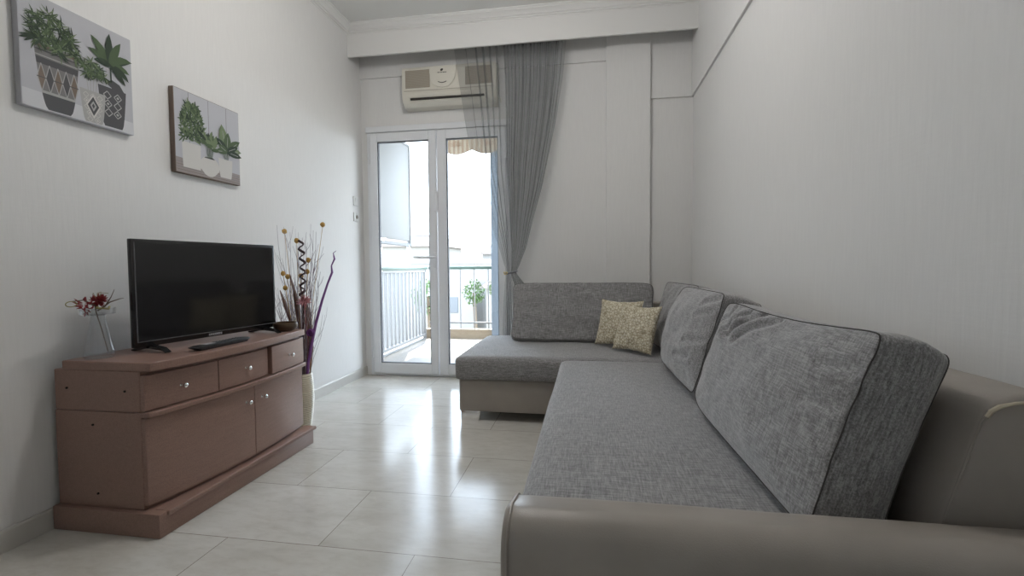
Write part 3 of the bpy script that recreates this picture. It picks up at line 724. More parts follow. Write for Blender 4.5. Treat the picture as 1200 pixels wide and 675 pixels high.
# small emblem and wordmark, smile shaped groove
bm = bmesh.new(); tube(bm, [(-1.258+0.005*i, 3.9015, 2.553-0.010*math.sin(math.pi*i/15)) for i in range(16)], 0.003, 6); obj('badge_groove', bm, M_dark, pn)
bm = prism([(-1.236, 2.642), (-1.222, 2.640), (-1.212, 2.652), (-1.214, 2.660), (-1.228, 2.660), (-1.236, 2.652)], 'y', 3.9015, 3.9035)
for i, w_ in enumerate((0.010, 0.007, 0.008, 0.006, 0.009, 0.007, 0.009)):
    bm_box(bm, -1.262+i*0.0115, -1.262+i*0.0115+w_, 3.9015, 3.9035, 2.626, 2.632)
obj('maker_mark', bm, M_dark, pn)
obj('outlet_slot', box(AX0+0.075, -0.86, 3.918, 3.95, 2.418, 2.432), M_dark, ac)
obj('louvre', prism([(3.9145, 2.478), (3.908, 2.474), (3.924, 2.434), (3.932, 2.434)], 'x', AX0+0.055, -0.86, 0.001, 1), M_ac, ac)
obj('panel_line', box(AX0+0.02, AX1-0.02, 3.9135, 3.918, 2.490, 2.4935), M_acg, ac)
bm = bmesh.new(); tube(bm, [(AX1-0.005, 4.06, 2.42), (AX1+0.018, 4.06, 2.42), (AX1+0.02, 4.07, 2.38)], 0.008, 8); obj('drain_stub', bm, M_ac, ac)

for _o in ac.children:
    for v in _o.data.vertices: v.co.y = v.co.y*0.68 ; v.co.x -= 0.018; v.co.z += 0.024
for _p in [c for c in ac.children if c.children]:
    for _o in _p.children:
        for v in _o.data.vertices: v.co.y = v.co.y*0.68 - 0.0005; v.co.x -= 0.018; v.co.z += 0.024
# ------------------------------------------------------------------ wall switches
M_sw = mat('white_switch', (0.72, 0.72, 0.70), 0.35)
for z, lab, typ in ((1.585, 'upper white light switch on the left wall beside the balcony door', 0), (1.445, 'lower white wall plate with a round socket on the left wall', 1)):
    s = thing('wall_switch', lab, 'switch', (XL, 3.97, z))
    obj('plate', box(XL, XL+0.010, 3.93, 4.01, z-0.04, z+0.04, 0.003, 2), M_sw, s)
    if typ == 0: obj('rocker', prism([(XL+0.009, z-0.025), (XL+0.011, z-0.025), (XL+0.016, z+0.025), (XL+0.009, z+0.025)], 'y', 3.947, 3.993), M_sw, s)
    else:
        b2 = lathe([(0, 0.0), (0.012, 0.0), (0.016, 0.004), (0.016, 0.0)], 20)
        bmesh.ops.transform(b2, matrix=Matrix.Translation((XL+0.010, 3.975, z)) @ Matrix.Rotation(R(90), 4, 'Y'), verts=b2.verts); obj('socket', b2, M_acg, s)

# ------------------------------------------------------------------ added ceiling lamp (unseen above the frame, brightens the walls)
cl = thing('added_ceiling_lamp', 'round opal ceiling lamp added out of view to brighten the room', 'ceiling lamp', (-0.62, 2.15, ZC))
obj('base_ring', lathe([(0, 0), (0.20, 0), (0.21, -0.01), (0.21, -0.03), (0.195, -0.035), (0, -0.035)], 40, (-0.62, 2.15, ZC-0.001)), M_wframe, cl)
M_opal = mat('added_lamp_opal', (0.9, 0.88, 0.84), 0.4); BS(M_opal).inputs['Emission Color'].default_value = (1, 0.95, 0.88, 1); BS(M_opal).inputs['Emission Strength'].default_value = 2.0
obj('diffuser', lathe([(0, -0.115), (0.07, -0.110), (0.13, -0.090), (0.17, -0.062), (0.19, -0.036)], 40, (-0.62, 2.15, ZC-0.001)), M_opal, cl)
ld = bpy.data.lights.new('added_lamp_fill', 'POINT'); ld.energy = 14.5; ld.color = (1.0, 0.985, 0.965); ld.shadow_soft_size = 0.11  # added point light just below the diffuser, brightens the room
lo = bpy.data.objects.new('added_lamp_fill', ld); C.objects.link(lo); lo.parent = cl; lo.location = (0, 0, -0.24)

# ------------------------------------------------------------------ canvas prints
M_canvas = mat('canvas_white', (0.62, 0.62, 0.64), 0.8); M_cgrey = mat('canvas_pale_grey', (0.50, 0.50, 0.53), 0.8)
M_pgreen = [mat('print_green_dark', (0.035, 0.055, 0.035), 0.8), mat('print_green_mid', (0.08, 0.12, 0.06), 0.8), mat('print_green_light', (0.17, 0.22, 0.12), 0.8)]
M_pdark = mat('print_charcoal', (0.09, 0.09, 0.095), 0.8); M_pgrey = mat('print_mid_grey', (0.21, 0.20, 0.20), 0.8)
M_plight = mat('print_light_grey', (0.42, 0.41, 0.40), 0.8); M_pwarm = mat('print_warm_brown', (0.20, 0.15, 0.12), 0.8)
M_pwhite = mat('print_white_pot', (0.62, 0.60, 0.57), 0.8); M_wooden = mat('print_wood_grey', (0.32, 0.28, 0.27), 0.8)
PM = [M_canvas, M_cgrey] + M_pgreen + [M_pdark, M_pgrey, M_plight, M_pwarm, M_pwhite, M_wooden]
CW, CG, G0, G1, G2, DK, GR, LT, WM, WH, WD = range(11)
class Art:
    def __init__(s, x): s.bm = bmesh.new(); s.x = x; s.k = 0
    def poly(s, pts, mi):
        s.k += 1; vs_ = [s.bm.verts.new((s.x + s.k*0.0000045, a, b)) for a, b in pts]
        f = s.bm.faces.new(vs_); f.material_index = mi; f.normal_update()
        if f.normal.x < 0: f.normal_flip()
    def leaf(s, p, ang, ln, wd, mi, bend=0.0):
        L_, R_ = [], []
        for i in range(6):
            t = i/5; a = ang + bend*t; c = (p[0]+ln*t*math.sin(ang+bend*t*0.5), p[1]+ln*t*math.cos(ang+bend*t*0.5)); hw = wd*math.sin(math.pi*min(1, 0.12+t*0.88))**0.8/2
            L_.append((c[0]-hw*math.cos(a), c[1]+hw*math.sin(a))); R_.append((c[0]+hw*math.cos(a), c[1]-hw*math.sin(a)))
        s.poly(L_ + R_[::-1], mi)
    def line(s, a, b, w_, mi):
        d = Vector((b[0]-a[0], b[1]-a[1])).normalized()*w_/2; n = (-d.y, d.x)
        s.poly([(a[0]+n[0], a[1]+n[1]), (b[0]+n[0], b[1]+n[1]), (b[0]-n[0], b[1]-n[1]), (a[0]-n[0], a[1]-n[1])], mi)
def canvas(label, y0, y1, z0, z1, edge, sid):
    t = thing('canvas_print', label, 'picture', (XL, (y0+y1)/2, z0), (0, 0, 0))
    obj('stretched_canvas', box(XL+0.001, XL+0.028, y0, y1, z0, z1, 0.0025, 2), edge, t); return t
XA = XL+0.0283
# picture 1: dark patterned pots
c1 = canvas('square canvas print of plants in dark patterned pots, high on the left wall', 1.438, 1.868, 1.600, 2.022, M_cgrey, 0)
A = Art(XA)
A.poly([(1.441, 1.603), (1.865, 1.603), (1.865, 2.019), (1.441, 2.019)], CG)
A.poly([(1.441, 1.603), (1.865, 1.603), (1.865, 1.655), (1.441, 1.665)], CW)
def pot(A, cx, top, bot, wt, wb, mi, bands=()):
    """curved pot outline with bands (v0, v1, mi)"""
    def hw(v): return wb/2 + (wt/2-wb/2)*(v**0.55)
    n = 14; l = [(cx-hw(i/n), bot+(top-bot)*i/n) for i in range(n+1)]; r = [(cx+hw(i/n), bot+(top-bot)*i/n) for i in range(n+1)]
    A.poly(l + r[::-1], mi)
    for v0, v1, m_ in bands:
        l = [(cx-hw(v0+(v1-v0)*i/5), bot+(top-bot)*(v0+(v1-v0)*i/5)) for i in range(6)]; r = [(cx+hw(v0+(v1-v0)*i/5), bot+(top-bot)*(v0+(v1-v0)*i/5)) for i in range(6)]
        A.poly(l + r[::-1], m_)
    return hw
# tall pot
hw = pot(A, 1.564, 1.850, 1.606, 0.162, 0.078, GR, ((0, 0.24, DK), (0.24, 0.28, LT), (0.68, 0.78, DK), (0.80, 0.815, LT), (0.88, 0.90, DK), (0.93, 0.97, WM)))
for k in range(5):
    c = 1.506+k*0.029; 
    A.poly([(c, 1.770), (c+0.0118, 1.722), (c, 1.676), (c-0.0118, 1.722)], DK if k % 2 else WM)
    for a, b in (((c-0.0145, 1.722), (c, 1.774)), ((c, 1.774), (c+0.0145, 1.722)), ((c-0.0145, 1.722), (c, 1.672)), ((c, 1.672), (c+0.0145, 1.722))): A.line(a, b, 0.0028, LT)
A.line((1.490, 1.722), (1.637, 1.722), 0.003, DK)
# right pot behind then small pot
def lattice(A, cx, top, bot, wt, wb, base, fg, step, ln=0.003, lo=0.0):
    hwf = pot(A, cx, top, bot, wt, wb, base)
    H_ = top-bot; rows = int(H_*(1-lo)/step)
    for r_ in range(rows):
        z = bot+H_*lo+step*(r_+0.5); v = (z-bot)/H_; half = hwf(v)-step*0.35; n = max(1, int(2*half/step))
        for q in range(n):
            c = cx-half+(q+0.5)*2*half/n; s_ = step*0.46
            for a, b in (((c-s_, z), (c, z+s_)), ((c, z+s_), (c+s_, z)), ((c+s_, z), (c, z-s_)), ((c, z-s_), (c-s_, z))): A.line(a, b, ln, fg)
            if (r_+q) % 2: A.poly([(c-s_*0.4, z), (c, z+s_*0.4), (c+s_*0.4, z), (c, z-s_*0.4)], fg)
lattice(A, 1.776, 1.775, 1.609, 0.122, 0.075, DK, LT, 0.036, 0.0035, 0.25)
A.poly([(1.750, 1.790), (1.775, 1.812), (1.81, 1.80), (1.828, 1.775), (1.78, 1.772)], DK)
lattice(A, 1.693, 1.735, 1.606, 0.104, 0.066, LT, WH, 0.024, 0.0018)
A.poly([(1.693, 1.722), (1.722, 1.675), (1.693, 1.622), (1.664, 1.675)], WH); A.poly([(1.693, 1.712), (1.716, 1.675), (1.693, 1.634), (1.670, 1.675)], DK)
A.poly([(1.693, 1.695), (1.706, 1.675), (1.693, 1.652), (1.680, 1.675)], LT); A.poly([(1.693, 1.685), (1.699, 1.675), (1.693, 1.663), (1.687, 1.675)], DK)
rnd = random.Random(5)
for k in range(4): A.line((1.675+k*0.010, 1.73), (1.67+k*0.014, 1.79), 0.003, LT)
for c in [(1.50, 1.94), (1.545, 1.96), (1.49, 1.90), (1.535, 1.91), (1.58, 1.93), (1.60, 1.885), (1.56, 1.87), (1.625, 1.85), (1.52, 1.87), (1.50, 1.86), (1.615, 1.90), (1.57, 1.845)]:
    for k in range(34):
        a = rnd.uniform(0, 2*math.pi); A.leaf((c[0]+rnd.uniform(-.012, .012), c[1]+rnd.uniform(-.012, .012)), a, rnd.uniform(0.026, 0.050), 0.0048, rnd.choice((G0, G0, G1, G1, G2)), rnd.uniform(-0.4, 0.4))
for a, ln in ((-2.0, 0.06), (-1.8, 0.055), (-2.3, 0.05)): A.leaf((1.49, 1.865), a, ln, 0.010, G0)
for c in [(1.66, 1.83), (1.69, 1.85), (1.72, 1.83), (1.67, 1.80), (1.71, 1.80), (1.74, 1.81), (1.69, 1.815)]:
    for k in range(24): A.leaf(c, rnd.uniform(0, 6.28), rnd.uniform(0.018, 0.038), 0.0045, rnd.choice((G0, G1, G1, G2)), rnd.uniform(-0.4, 0.4))
for a, ln, wd, b, mi in ((-0.9, 0.10, 0.020, -0.5, G1), (-0.55, 0.125, 0.024, -0.25, G1), (-0.1, 0.135, 0.022, 0.2, G0), (0.25, 0.125, 0.022, 0.3, G1), (0.75, 0.10, 0.020, 0.7, G0), (1.2, 0.085, 0.018, 0.9, G1), (1.6, 0.09, 0.018, 0.9, G0), (0.5, 0.11, 0.02, 1.2, G1), (-1.3, 0.07, 0.018, -0.5, G0), (2.2, 0.09, 0.016, 0.3, G0)):
    A.leaf((1.770, 1.868), a, ln, wd*1.55, mi, b)
A.line((1.770, 1.80), (1.770, 1.875), 0.006, G0)
obj('printed_picture', A.bm, PM, c1, False)['label'] = 'printed picture of three plants in grey patterned pots'
# picture 2: white pots
c2 = canvas('square canvas print of plants in white pots, lower, above the television', 2.082, 2.524, 1.483, 1.903, M_pwarm, 1)
A = Art(XA)
A.poly([(2.085, 1.486), (2.521, 1.486), (2.521, 1.900), (2.085, 1.900)], CG)
for y in (2.172, 2.300, 2.427): A.line((y, 1.56), (y, 1.898), 0.003, GR)
A.poly([(2.085, 1.486), (2.521, 1.486), (2.521, 1.545), (2.085, 1.56)], WD)
for k in range(4): A.line((2.087, 1.50+k*0.013), (2.519, 1.495+k*0.012), 0.002, GR if k % 2 else WM)
pot(A, 2.183, 1.645, 1.516, 0.118, 0.108, WH); pot(A, 2.414, 1.612, 1.507, 0.104, 0.078, WH)
n = 20; cx, cz = 2.300, 1.548
A.poly([(cx+0.068*math.cos(2*math.pi*i/n)*(0.85 if math.sin(2*math.pi*i/n) < -0.5 else 1), cz+0.054*math.sin(2*math.pi*i/n)) for i in range(n)], WH)
A.poly([(2.262, 1.590), (2.338, 1.590), (2.325, 1.598), (2.275, 1.598)], DK)
for k in range(560):
    u = rnd.uniform(0, 1); v = rnd.uniform(0, 1); y = 2.190+(u-0.5)*(0.17-0.06*abs(v-0.4)*2)*(1.0-0.35*v); z = 1.655+v*0.185
    A.leaf((y, z), rnd.gauss(0, 0.9) + (u-0.5)*1.5, rnd.uniform(0.018, 0.035), 0.0075, rnd.choice((G0, G1, G1, G2, G2)), 0)
for k in range(6): A.line((2.285+k*0.006, 1.595), (2.275+k*0.01, 1.655), 0.003, G1)
for k in range(30): A.leaf((2.30+rnd.uniform(-0.03, 0.03), 1.655+rnd.uniform(-0.015, 0.03)), rnd.uniform(-1.6, 1.6), rnd.uniform(0.04, 0.075), 0.020, rnd.choice((G0, G1, G2, G1)), rnd.uniform(-0.5, 0.5))
for k in range(5): A.line((2.405+k*0.006, 1.61), (2.385+k*0.015, 1.67), 0.003, G1)
for a, ln, wd, mi, b in ((-0.35, 0.135, 0.052, G2, 0.2), (0.05, 0.10, 0.042, G1, 0.1), (0.75, 0.115, 0.036, G1, 0.3), (1.15, 0.10, 0.030, G2, 0.5), (-0.8, 0.09, 0.032, G0, -0.2), (-1.5, 0.075, 0.026, G1, -0.4), (1.6, 0.10, 0.028, G0, 0.1), (0.95, 0.085, 0.026, G0, 0.3), (-1.15, 0.06, 0.028, G1, 0.0)):
    A.leaf((2.425, 1.655), a, ln*1.12, wd*1.35, mi, b)
    p = (2.425+0.2*ln*math.sin(a), 1.655+0.2*ln*math.cos(a)); A.line(p, (2.425+0.85*ln*math.sin(a+b*0.45), 1.655+0.85*ln*math.cos(a+b*0.45)), 0.0025, LT)
obj('printed_picture', A.bm, PM, c2, False)['label'] = 'printed picture of three plants in white pots'

# ------------------------------------------------------------------ TV cabinet
cab = thing('tv_cabinet', 'brown cherry wood television cabinet with bowed front on the left wall', 'cabinet', (-1.83, 1.97, 0))
def curve(tab, n=24):
    ys = [tab[0][0]+(tab[-1][0]-tab[0][0])*i/n for i in range(n+1)]; o_ = []
    k = len(tab)
    for y in ys:   # Lagrange through the points, smooth bow
        s = 0
        for i in range(k):
            t = tab[i][1]
            for j in range(k):
                if j != i: t *= (y-tab[j][0])/(tab[i][0]-tab[j][0])
            s += t
        o_.append((s, y))
    return o_
def fx(y, tab):
    s = 0; k = len(tab)
    for i in range(k):
        t = tab[i][1]
        for j in range(k):
            if j != i: t *= (y-tab[j][0])/(tab[i][0]-tab[j][0])
        s += t
    return s
XBK = -2.030
BODY = [(1.500, -1.650), (1.975, -1.594), (2.450, -1.630)]
SLAB = [(1.500, -1.603), (1.75, -1.560), (2.01, -1.552), (2.455, -1.594)]
LEDGE = [(1.500, -1.612), (1.975, -1.558), (2.455, -1.590)]
def slab(tab, xb, z0, z1, bev=0.003):
    f = curve(tab); return prism(f + [(xb, tab[-1][0]), (xb, tab[0][0])], 'z', z0, z1, bev, 1)
obj('plinth', prism([(-1.566, 1.480), (-1.556, 2.455), (-2.040, 2.455), (-2.040, 1.480)], 'z', 0.0, 0.092, 0.004, 2), M_wood, cab)
obj('plinth_cap', prism([(-1.553, 1.512), (-1.546, 2.470), (-1.62, 2.470), (-1.62, 1.512)], 'z', 0.076, 0.094, 0.003, 1), M_wood, cab)
obj('lower_body', slab(BODY, XBK-0.004, 0.092, 0.462), M_wood, cab)
obj('upper_body', slab(BODY, XBK, 0.4635, 0.619), M_wood, cab)
obj('ledge_moulding', slab(LEDGE, -1.66, 0.4445, 0.4640), M_wood, cab)
obj('top', slab(SLAB, -1.992, 0.619, 0.652), M_wood, cab)
def front_panel(name, y0, y1, z0, z1, out, th=0.018, dx=0.0):
    n = 12; f = [(fx(y0+(y1-y0)*i/n, BODY)+out+dx, y0+(y1-y0)*i/n) for i in range(n+1)]; b = [(x-th-out*0, y) for x, y in f]
    return obj(name, prism(f + b[::-1], 'z', z0, z1, 0.002, 1), M_wood, cab)
def knob(parent, y, z, out):
    x = fx(y, BODY)+out
    b2 = lathe([(0, 0), (0.0075, 0), (0.0055, 0.003), (0.0042, 0.010), (0.0075, 0.014), (0.0098, 0.018), (0.0095, 0.023), (0.005, 0.0265), (0, 0.027)], 20)
    bmesh.ops.transform(b2, matrix=Matrix.Translation((x, y, z)) @ Matrix.Rotation(R(90), 4, 'Y'), verts=b2.verts)
    k = obj('knob', b2, M_chrome, parent); k['label'] = 'round chrome knob'
for y0, y1, z1, dx in ((1.503, 1.808, 0.602, 0.0), (1.811, 2.118, 0.602, 0.0), (2.135, 2.450, 0.606, 0.012)):
    dr = front_panel('drawer', y0, y1, 0.468, z1, 0.016, 0.02+dx, dx); knob(dr, {1.503: 1.640, 1.811: 1.965, 2.135: 2.292}[y0], 0.536, 0.016+dx)
for y0, y1, ky in ((1.503, 2.013, 1.962), (2.016, 2.450, 2.068)):
    dr = front_panel('cabinet_door', y0, y1, 0.108, 0.440, 0.016); knob(dr, ky, 0.374, 0.016)
for (x, z) in ((-1.972, 0.548), (-1.713, 0.543), (-1.861, 0.41), (-1.851, 0.145)):
    b2 = lathe([(0, 0), (0.0042, 0), (0.0042, 0.004), (0, 0.004)], 12)
    bmesh.ops.transform(b2, matrix=Matrix.Translation((x, 1.5005, z)) @ Matrix.Rotation(R(90), 4, 'X'), verts=b2.verts); obj('screw_hole', b2, M_hole, cab)

# ------------------------------------------------------------------ television
M_tv = mat('black_gloss_plastic', (0.012, 0.012, 0.013), 0.22); M_scr = mat('black_screen', (0.008, 0.008, 0.009), 0.09, 0, 0.6); M_mark = mat('silver_mark', (0.6, 0.6, 0.62), 0.4)
ZCAB = 0.6525
TA = R(-9)
tv = thing('television', 'black flat screen television standing on the cherry wood cabinet', 'television', (-1.825+0.366*math.sin(R(9)), 1.642+0.366*math.cos(R(9)), ZCAB), (0, 0, TA))
# local: y along the width, +x to the viewer
TW, T0, T1 = 0.366, 0.024, 0.470
obj('housing', box(-0.045, -0.012, -TW+0.02, TW-0.02, T0+0.06, T1-0.02, 0.012, 2), M_tv, tv, local=True)
bm = box(-0.016, 0.004, -TW, TW, T0, T1, 0.003, 2); obj('bezel', bm, M_tv, tv, local=True)
obj('screen', box(0.003, 0.0048, -TW+0.016, TW-0.012, T0+0.027, T1-0.014), M_scr, tv, local=True, smooth=False)
bm = bmesh.new(); bm_box(bm, 0.0035, 0.0056, -TW+0.012, -TW+0.016, T0+0.021, T1-0.012); bm_box(bm, 0.0035, 0.0056, -TW+0.012, TW-0.010, T0+0.021, T0+0.0245)
obj('screen_edge', bm, mat('grey_screen_edge', (0.12, 0.12, 0.125), 0.3), tv, local=True)
bm = bmesh.new()
gl = {'S': [(0,1,1,1),(0,1,0,.5),(0,1,.5,.5)], }
x = -0.036
for wd in (0.008, 0.009, 0.010, 0.008, 0.008, 0.009, 0.008):
    bm_box(bm, 0.0042, 0.0055, x, x+wd*0.85, T0+0.007, T0+0.010); bm_box(bm, 0.0042, 0.0055, x, x+wd*0.25, T0+0.007, T0+0.016); bm_box(bm, 0.0042, 0.0055, x, x+wd*0.85, T0+0.013, T0+0.016); x += wd+0.0015
obj('maker_mark', bm, M_mark, tv, local=True)['label'] = 'small silver maker mark'
for s in (-1, 1):
    y0 = s*0.295
    bm = prism([(-0.105, 0.0), (-0.108, 0.006), (-0.02, 0.026), (0.0, 0.03), (0.07, 0.020), (0.098, 0.003), (0.095, 0.0), (0.075, 0.009), (0.0, 0.014), (-0.03, 0.012), (-0.085, 0.0)], 'y', y0-0.014, y0+0.014, 0.002, 1)
    bm_box(bm, -0.022, -0.004, y0-0.02, y0+0.02, 0.015, 0.05)
    obj('stand_foot', bm, M_tv, tv, local=True)

# ------------------------------------------------------------------ remote control
M_rem = mat('black_remote_plastic', (0.02, 0.021, 0.024), 0.35); M_btn = mat('dark_grey_button', (0.07, 0.075, 0.08), 0.5)
rc = thing('remote_control', 'black remote control lying on the cabinet in front of the television', 'remote control', (-1.632, 1.88, ZCAB), (0, 0, R(-1)))
bm = prism([(-0.158, 0.016), (-0.120, 0.0), (0.135, 0.0), (0.158, 0.016), (0.14, 0.021), (-0.13, 0.021)], 'x', -0.024, 0.024, 0.004, 2); obj('body', bm, M_rem, rc, local=True)
k = obj('label_panel', box(-0.016, 0.014, -0.095, -0.045, 0.0205, 0.022), mat('silver_panel', (0.5, 0.5, 0.5), 0.3), rc, local=True); k['label'] = 'silver panel'
for i in range(8):
    for j in range(3): obj('button', lathe([(0, 0.0015), (0.004, 0.0015), (0.0045, 0), (0, 0)], 10, (-0.012+j*0.012, -0.03+i*0.019, 0.021)), M_btn, rc, local=True)

# ------------------------------------------------------------------ wooden bowl
bw = thing('wooden_bowl', 'small dark wooden bowl on the far end of the cabinet', 'bowl', (-1.655, 2.372, ZCAB))
M_bowl = m_wood('dark_turned_wood', (0.10, 0.062, 0.035), 3)
obj('bowl', lathe([(0, 0), (0.030, 0), (0.048, 0.008), (0.060, 0.022), (0.063, 0.034), (0.060, 0.046), (0.056, 0.048), (0.053, 0.045), (0.056, 0.032), (0.050, 0.018), (0.036, 0.009), (0, 0.008)], 48), M_bowl, bw, local=True)
bm = bmesh.new(); tube(bm, [(0.02, 0.056, 0.040), (0.021, 0.063, 0.052), (0.022, 0.064, 0.066)], [0.005, 0.004, 0.0025], 8); obj('spout', bm, mat('light_wood_tip', (0.45, 0.40, 0.33), 0.5), bw, local=True)

# ------------------------------------------------------------------ glass vase with red flower
gv = thing('glass_vase', 'clear conical glass vase at the near end of the cabinet', 'vase', (-1.905, 1.572, ZCAB))
Z = [(0.0, 0.004), (0.046, 0.004), (0.050, 0.010), (0.047, 0.030), (0.036, 0.085), (0.0235, 0.160), (0.023, 0.166), (0.050, 0.170), (0.055, 0.172), (0.057, 0.195), (0.055, 0.195), (0.0535, 0.174), (0.0215, 0.168), (0.0215, 0.160), (0.034, 0.085), (0.0445, 0.030), (0.046, 0.014), (0.0, 0.010)]
obj('glass', lathe([(0, 0), (0.045, 0)] + Z[1:], 48), M_vglass, gv, local=True, angle=60)
fl = thing('flower_sprig', 'artificial sprig of dark red flowers standing in the glass vase', 'flowers', (-1.905, 1.572, ZCAB+0.02))
M_red = mat('dark_red_petals', (0.24, 0.018, 0.022), 0.75); M_stem = mat('brown_stem', (0.13, 0.08, 0.05), 0.8); M_tan = mat('olive_tan_leaf', (0.30, 0.26, 0.10), 0.7)
bm = bmesh.new(); tube(bm, [(0.016, 0.020, 0.0), (0.006, 0.008, 0.09), (0.0, -0.004, 0.15), (0, -0.010, 0.19)], 0.0022, 6)
for p in (((0, 0, 0.165), (0.0, 0.03, 0.18), (0, 0.055, 0.215), (0, 0.07, 0.245)), ((0, 0.01, 0.17), (0, 0.05, 0.195), (0, 0.09, 0.205), (0, 0.108, 0.207)), ((0, -0.01, 0.185), (0, -0.05, 0.21), (0, -0.09, 0.208))):
    tube(bm, p, [0.003, 0.0024, 0.0016, 0.0008][:len(p)], 6)
obj('stem', bm, M_stem, fl, local=True)
rn = random.Random(11)
def petals(c, r, n, m_, nm, ln=1.0, wd=0.35):
    bm = bmesh.new()
    for k in range(n):
        d = Vector((rn.gauss(0, 1), rn.gauss(0, 1), rn.gauss(0, 1))).normalized(); u = d.cross(Vector((0.2, 0.3, 0.9))).normalized(); v = d.cross(u)
        c0 = Vector(c)+d*r*0.25; c1 = Vector(c)+d*r*ln*rn.uniform(0.8, 1.1); m0 = (c0+c1)/2 + v*r*0.12
        q = [c0, m0+u*r*wd, c1, m0-u*r*wd]; vv = [bm.verts.new(p) for p in q] + [bm.verts.new(p+v*0.0012) for p in q]
        bm.faces.new(vv[:4]); bm.faces.new(vv[:3:-1])
        for a in range(4): bm.faces.new((vv[a], vv[(a+1) % 4], vv[4+(a+1) % 4], vv[4+a]))
    return obj(nm, bm, m_, fl, local=True)
petals((0.0, 0.005, 0.205), 0.030, 70, M_red, 'blossom', 1.0, 0.25)
petals((0.004, -0.048, 0.195), 0.036, 16, M_red, 'blossom', 1.0, 0.16)
petals((0.002, -0.040, 0.172), 0.026, 10, M_red, 'blossom', 1.0, 0.2)
bm = bmesh.new()
tube(bm, [(0, -0.095+0.02*math.cos(a), 0.198+0.010*math.sin(a)) for a in [2*math.pi*k/16 for k in range(16)]], 0.0016, 5, closed=True)
obj('leaf_loop', bm, M_tan, fl, local=True); bm = bmesh.new()
for a0 in (-0.6, 0.2, 0.9): tube(bm, [(0, 0.0, 0.20), (0.01, 0.02*a0-0.01, 0.235), (0.01, 0.04*a0, 0.24-0.01*abs(a0))], 0.0012, 5)
tube(bm, [(0, 0.0, 0.18), (0.03, -0.03, 0.178), (0.04, 0.01, 0.172), (0.02, 0.03, 0.178)], 0.004, 6)
obj('raffia_band', bm, M_tan, fl, local=True)

# ------------------------------------------------------------------ tall floor vase with dry branches
fv = thing('floor_vase', 'tall cream ribbed floor vase standing behind the far end of the cabinet', 'vase', (-1.752, 2.66, 0))
M_cream = mat('cream_ceramic', (0.62, 0.58, 0.46), 0.35)
prof_ = [(0, 0), (0.035, 0), (0.039, 0.006)]
k = 0; z = 0.01
while z < 0.335:
    r_ = 0.040 + 0.024*math.sin(math.pi*min(1, max(0, (z/0.34)))**0.9*0.75)
    prof_ += [(r_, z), (r_+0.004, z+0.0045), (r_, z+0.009)]; z += 0.0115
prof_ += [(0.057, 0.345), (0.055, 0.35), (0.050, 0.348), (0.047, 0.30), (0.033, 0.05), (0, 0.03)]
obj('ceramic_body', lathe(prof_, 48), M_cream, fv, local=True, angle=60)
VX, VY = -1.752, 2.66
M_twig = mat('mauve_grey_twig', (0.22, 0.17, 0.19), 0.85); M_twig2 = mat('pale_twig', (0.42, 0.38, 0.40), 0.85)
M_purple = mat('purple_dyed_stalk', (0.16, 0.045, 0.20), 0.7); M_dkbr = mat('dark_brown_pod', (0.17, 0.085, 0.055), 0.75); M_curl = mat('dark_maroon_curl', (0.045, 0.018, 0.022), 0.6)
M_gold = mat('golden_dried_pod', (0.50, 0.30, 0.08), 0.8); M_pink = mat('dusty_pink_flower', (0.52, 0.23, 0.25), 0.85)
grp = 'dry twigs in the floor vase'
rn = random.Random(21)
bunch = thing('dried_branch_bunch', 'bunch of thin dry twigs spreading up from the cream floor vase', 'dried branches', (VX, VY, 0.06))
def inv_top(dy, z): return (VX, VY+dy, z)
tips = []
for k in range(78):
    sp_a = rn.uniform(-1, 1); hgt = rn.uniform(0.70, 1.27)
    ty = VY + 0.02*rn.uniform(-1, 1) + 0.08*rn.uniform(-1, 1); tx = VX + 0.0 + sp_a*0.17 - 0.035
    tx = max(tx, XL+0.03)
    pts = []; n = 9; wob = rn.uniform(0, 6)
    bx, by = VX+0.02*rn.uniform(-1, 1), VY+0.02*rn.uniform(-1, 1)
    for i in range(n+1):
        t = i/n; e = t**1.35
        pts.append((bx+(tx-bx)*e+0.010*math.sin(wob+t*9)*t, by+(ty-by)*e+0.010*math.cos(wob+t*7)*t, 0.08+(hgt-0.08)*t))
    r0 = rn.uniform(0.0012, 0.0026); bm = bmesh.new(); tube(bm, pts, [r0*(1-0.65*i/n) for i in range(n+1)], 5)
    for q in range(rn.randint(1, 4)):
        i = rn.randint(4, n-1); p = Vector(pts[i]); d = Vector((rn.uniform(-0.05, 0.05), rn.uniform(-0.03, 0.03), rn.uniform(0.06, 0.14)))
        p2 = p+d; p2.x = max(p2.x, XL+0.02); tube(bm, [p, p+(p2-p)*0.5+Vector((0.006, 0, 0)), p2], [r0*0.6, r0*0.5, r0*0.3], 4)
    obj('twig', bm, M_twig if k % 3 else M_twig2, bunch)
# golden pods on wires (world x, y, z at the vase plane)
for (x, z) in ((-1.845, 1.223), (-1.765, 1.165), (-1.590, 1.258), (-1.690, 1.045), (-1.862, 0.965), (-1.832, 0.945), (-1.742, 0.950), (-1.70, 0.975), (-1.85, 0.875)):
    pod = bmesh.new(); sphere(pod, (x, VY, z), 0.0145, 2, (1, 1, 1.12))
    for v in pod.verts: v.co += (v.co-Vector((x, VY, z)))*0.14*noise.noise(v.co*90)
    tube(pod, [(VX+0.3*(x-VX), VY, 0.3), (VX+0.55*(x-VX), VY, 0.3+(z-0.3)*0.55), (x, VY, z-0.008)], 0.0012, 5)
    obj('gold_pod', pod, M_gold, bunch)['label'] = 'golden dried pod on a thin wire'
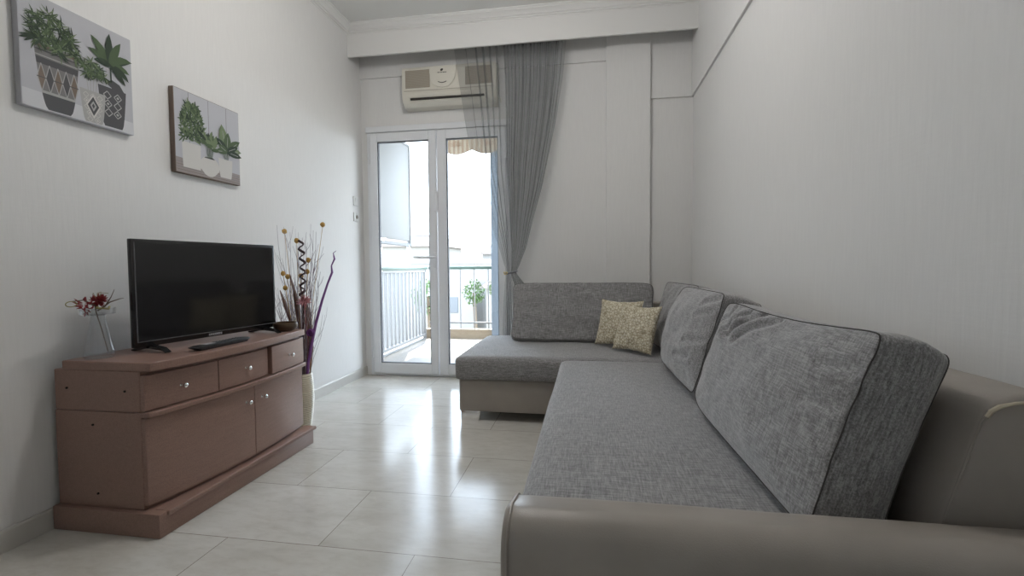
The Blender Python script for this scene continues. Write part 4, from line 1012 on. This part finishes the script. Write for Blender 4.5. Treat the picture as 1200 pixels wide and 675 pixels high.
# dark brown curved pods
for pts, rr in (([(-1.75, 0.33), (-1.765, 0.55), (-1.79, 0.80), (-1.83, 0.96)], 0.023), ([(-1.71, 0.33), (-1.70, 0.50), (-1.715, 0.72), (-1.77, 0.90)], 0.027), ([(-1.77, 0.33), (-1.81, 0.60), (-1.87, 0.78), (-1.90, 0.86)], 0.019)):
    bm = bmesh.new(); P3 = [(x, VY+0.02, z) for x, z in pts]; tube(bm, P3, [0.003, rr*0.9, rr, 0.004], 8, flat=0.35); obj('seed_pod', bm, M_dkbr, bunch)['label'] = 'flat dark brown seed pod'
# corkscrew
bm = bmesh.new(); pts = [(-1.72, VY-0.02, 0.33), (-1.725, VY-0.02, 0.60)]
for k in range(90):
    t = k/89; a = t*2*math.pi*6.5; pts.append((-1.728+0.012*math.sin(t*3)+0.014*math.cos(a), VY-0.02+0.014*math.sin(a), 0.80+0.365*t))
tube(bm, pts, 0.0075, 6, flat=0.5); obj('corkscrew_stalk', bm, M_curl, bunch)['label'] = 'dark maroon corkscrew stalk'
# pink flower
bm = bmesh.new()
for k in range(60):
    d = Vector((rn.gauss(0, 1), rn.gauss(0, 1), rn.gauss(0, 1))).normalized(); c0 = Vector((-1.690, VY-0.06, 0.80)); tube(bm, [c0+d*0.004, c0+d*rn.uniform(0.034, 0.046)], [0.0045, 0.0018], 4)
tube(bm, [(-1.72, VY, 0.33), (-1.70, VY-0.01, 0.55), (-1.69, VY-0.06, 0.795)], 0.0022, 5)
obj('dried_flower', bm, M_pink, bunch)['label'] = 'dusty pink dried flower head'
# purple stalk leaning right
bm = bmesh.new(); P3 = [(-1.715, 0.30), (-1.70, 0.42), (-1.680, 0.52), (-1.645, 0.66), (-1.600, 0.80), (-1.562, 0.90), (-1.530, 0.97), (-1.534, 1.01), (-1.512, 1.05), (-1.520, 1.085), (-1.500, 1.10)]
tube(bm, [(x, VY-0.01, z) for x, z in P3], [0.013, 0.015, 0.015, 0.014, 0.012, 0.010, 0.011, 0.006, 0.009, 0.004, 0.002], 8, flat=0.4)
obj('purple_stalk', bm, M_purple, bunch)['label'] = 'purple dyed twisted stalk leaning right'
bm = bmesh.new(); sphere(bm, (-1.672, VY-0.02, 0.605), 0.026, 2, (1, 0.6, 1))
tube(bm, [(-1.672+0.018*math.cos(a), VY-0.035, 0.605+0.018*math.sin(a)) for a in [k*0.3 for k in range(16)]], 0.004, 6)
obj('purple_ball', bm, M_purple, bunch)['label'] = 'purple wound ball on the stalk'
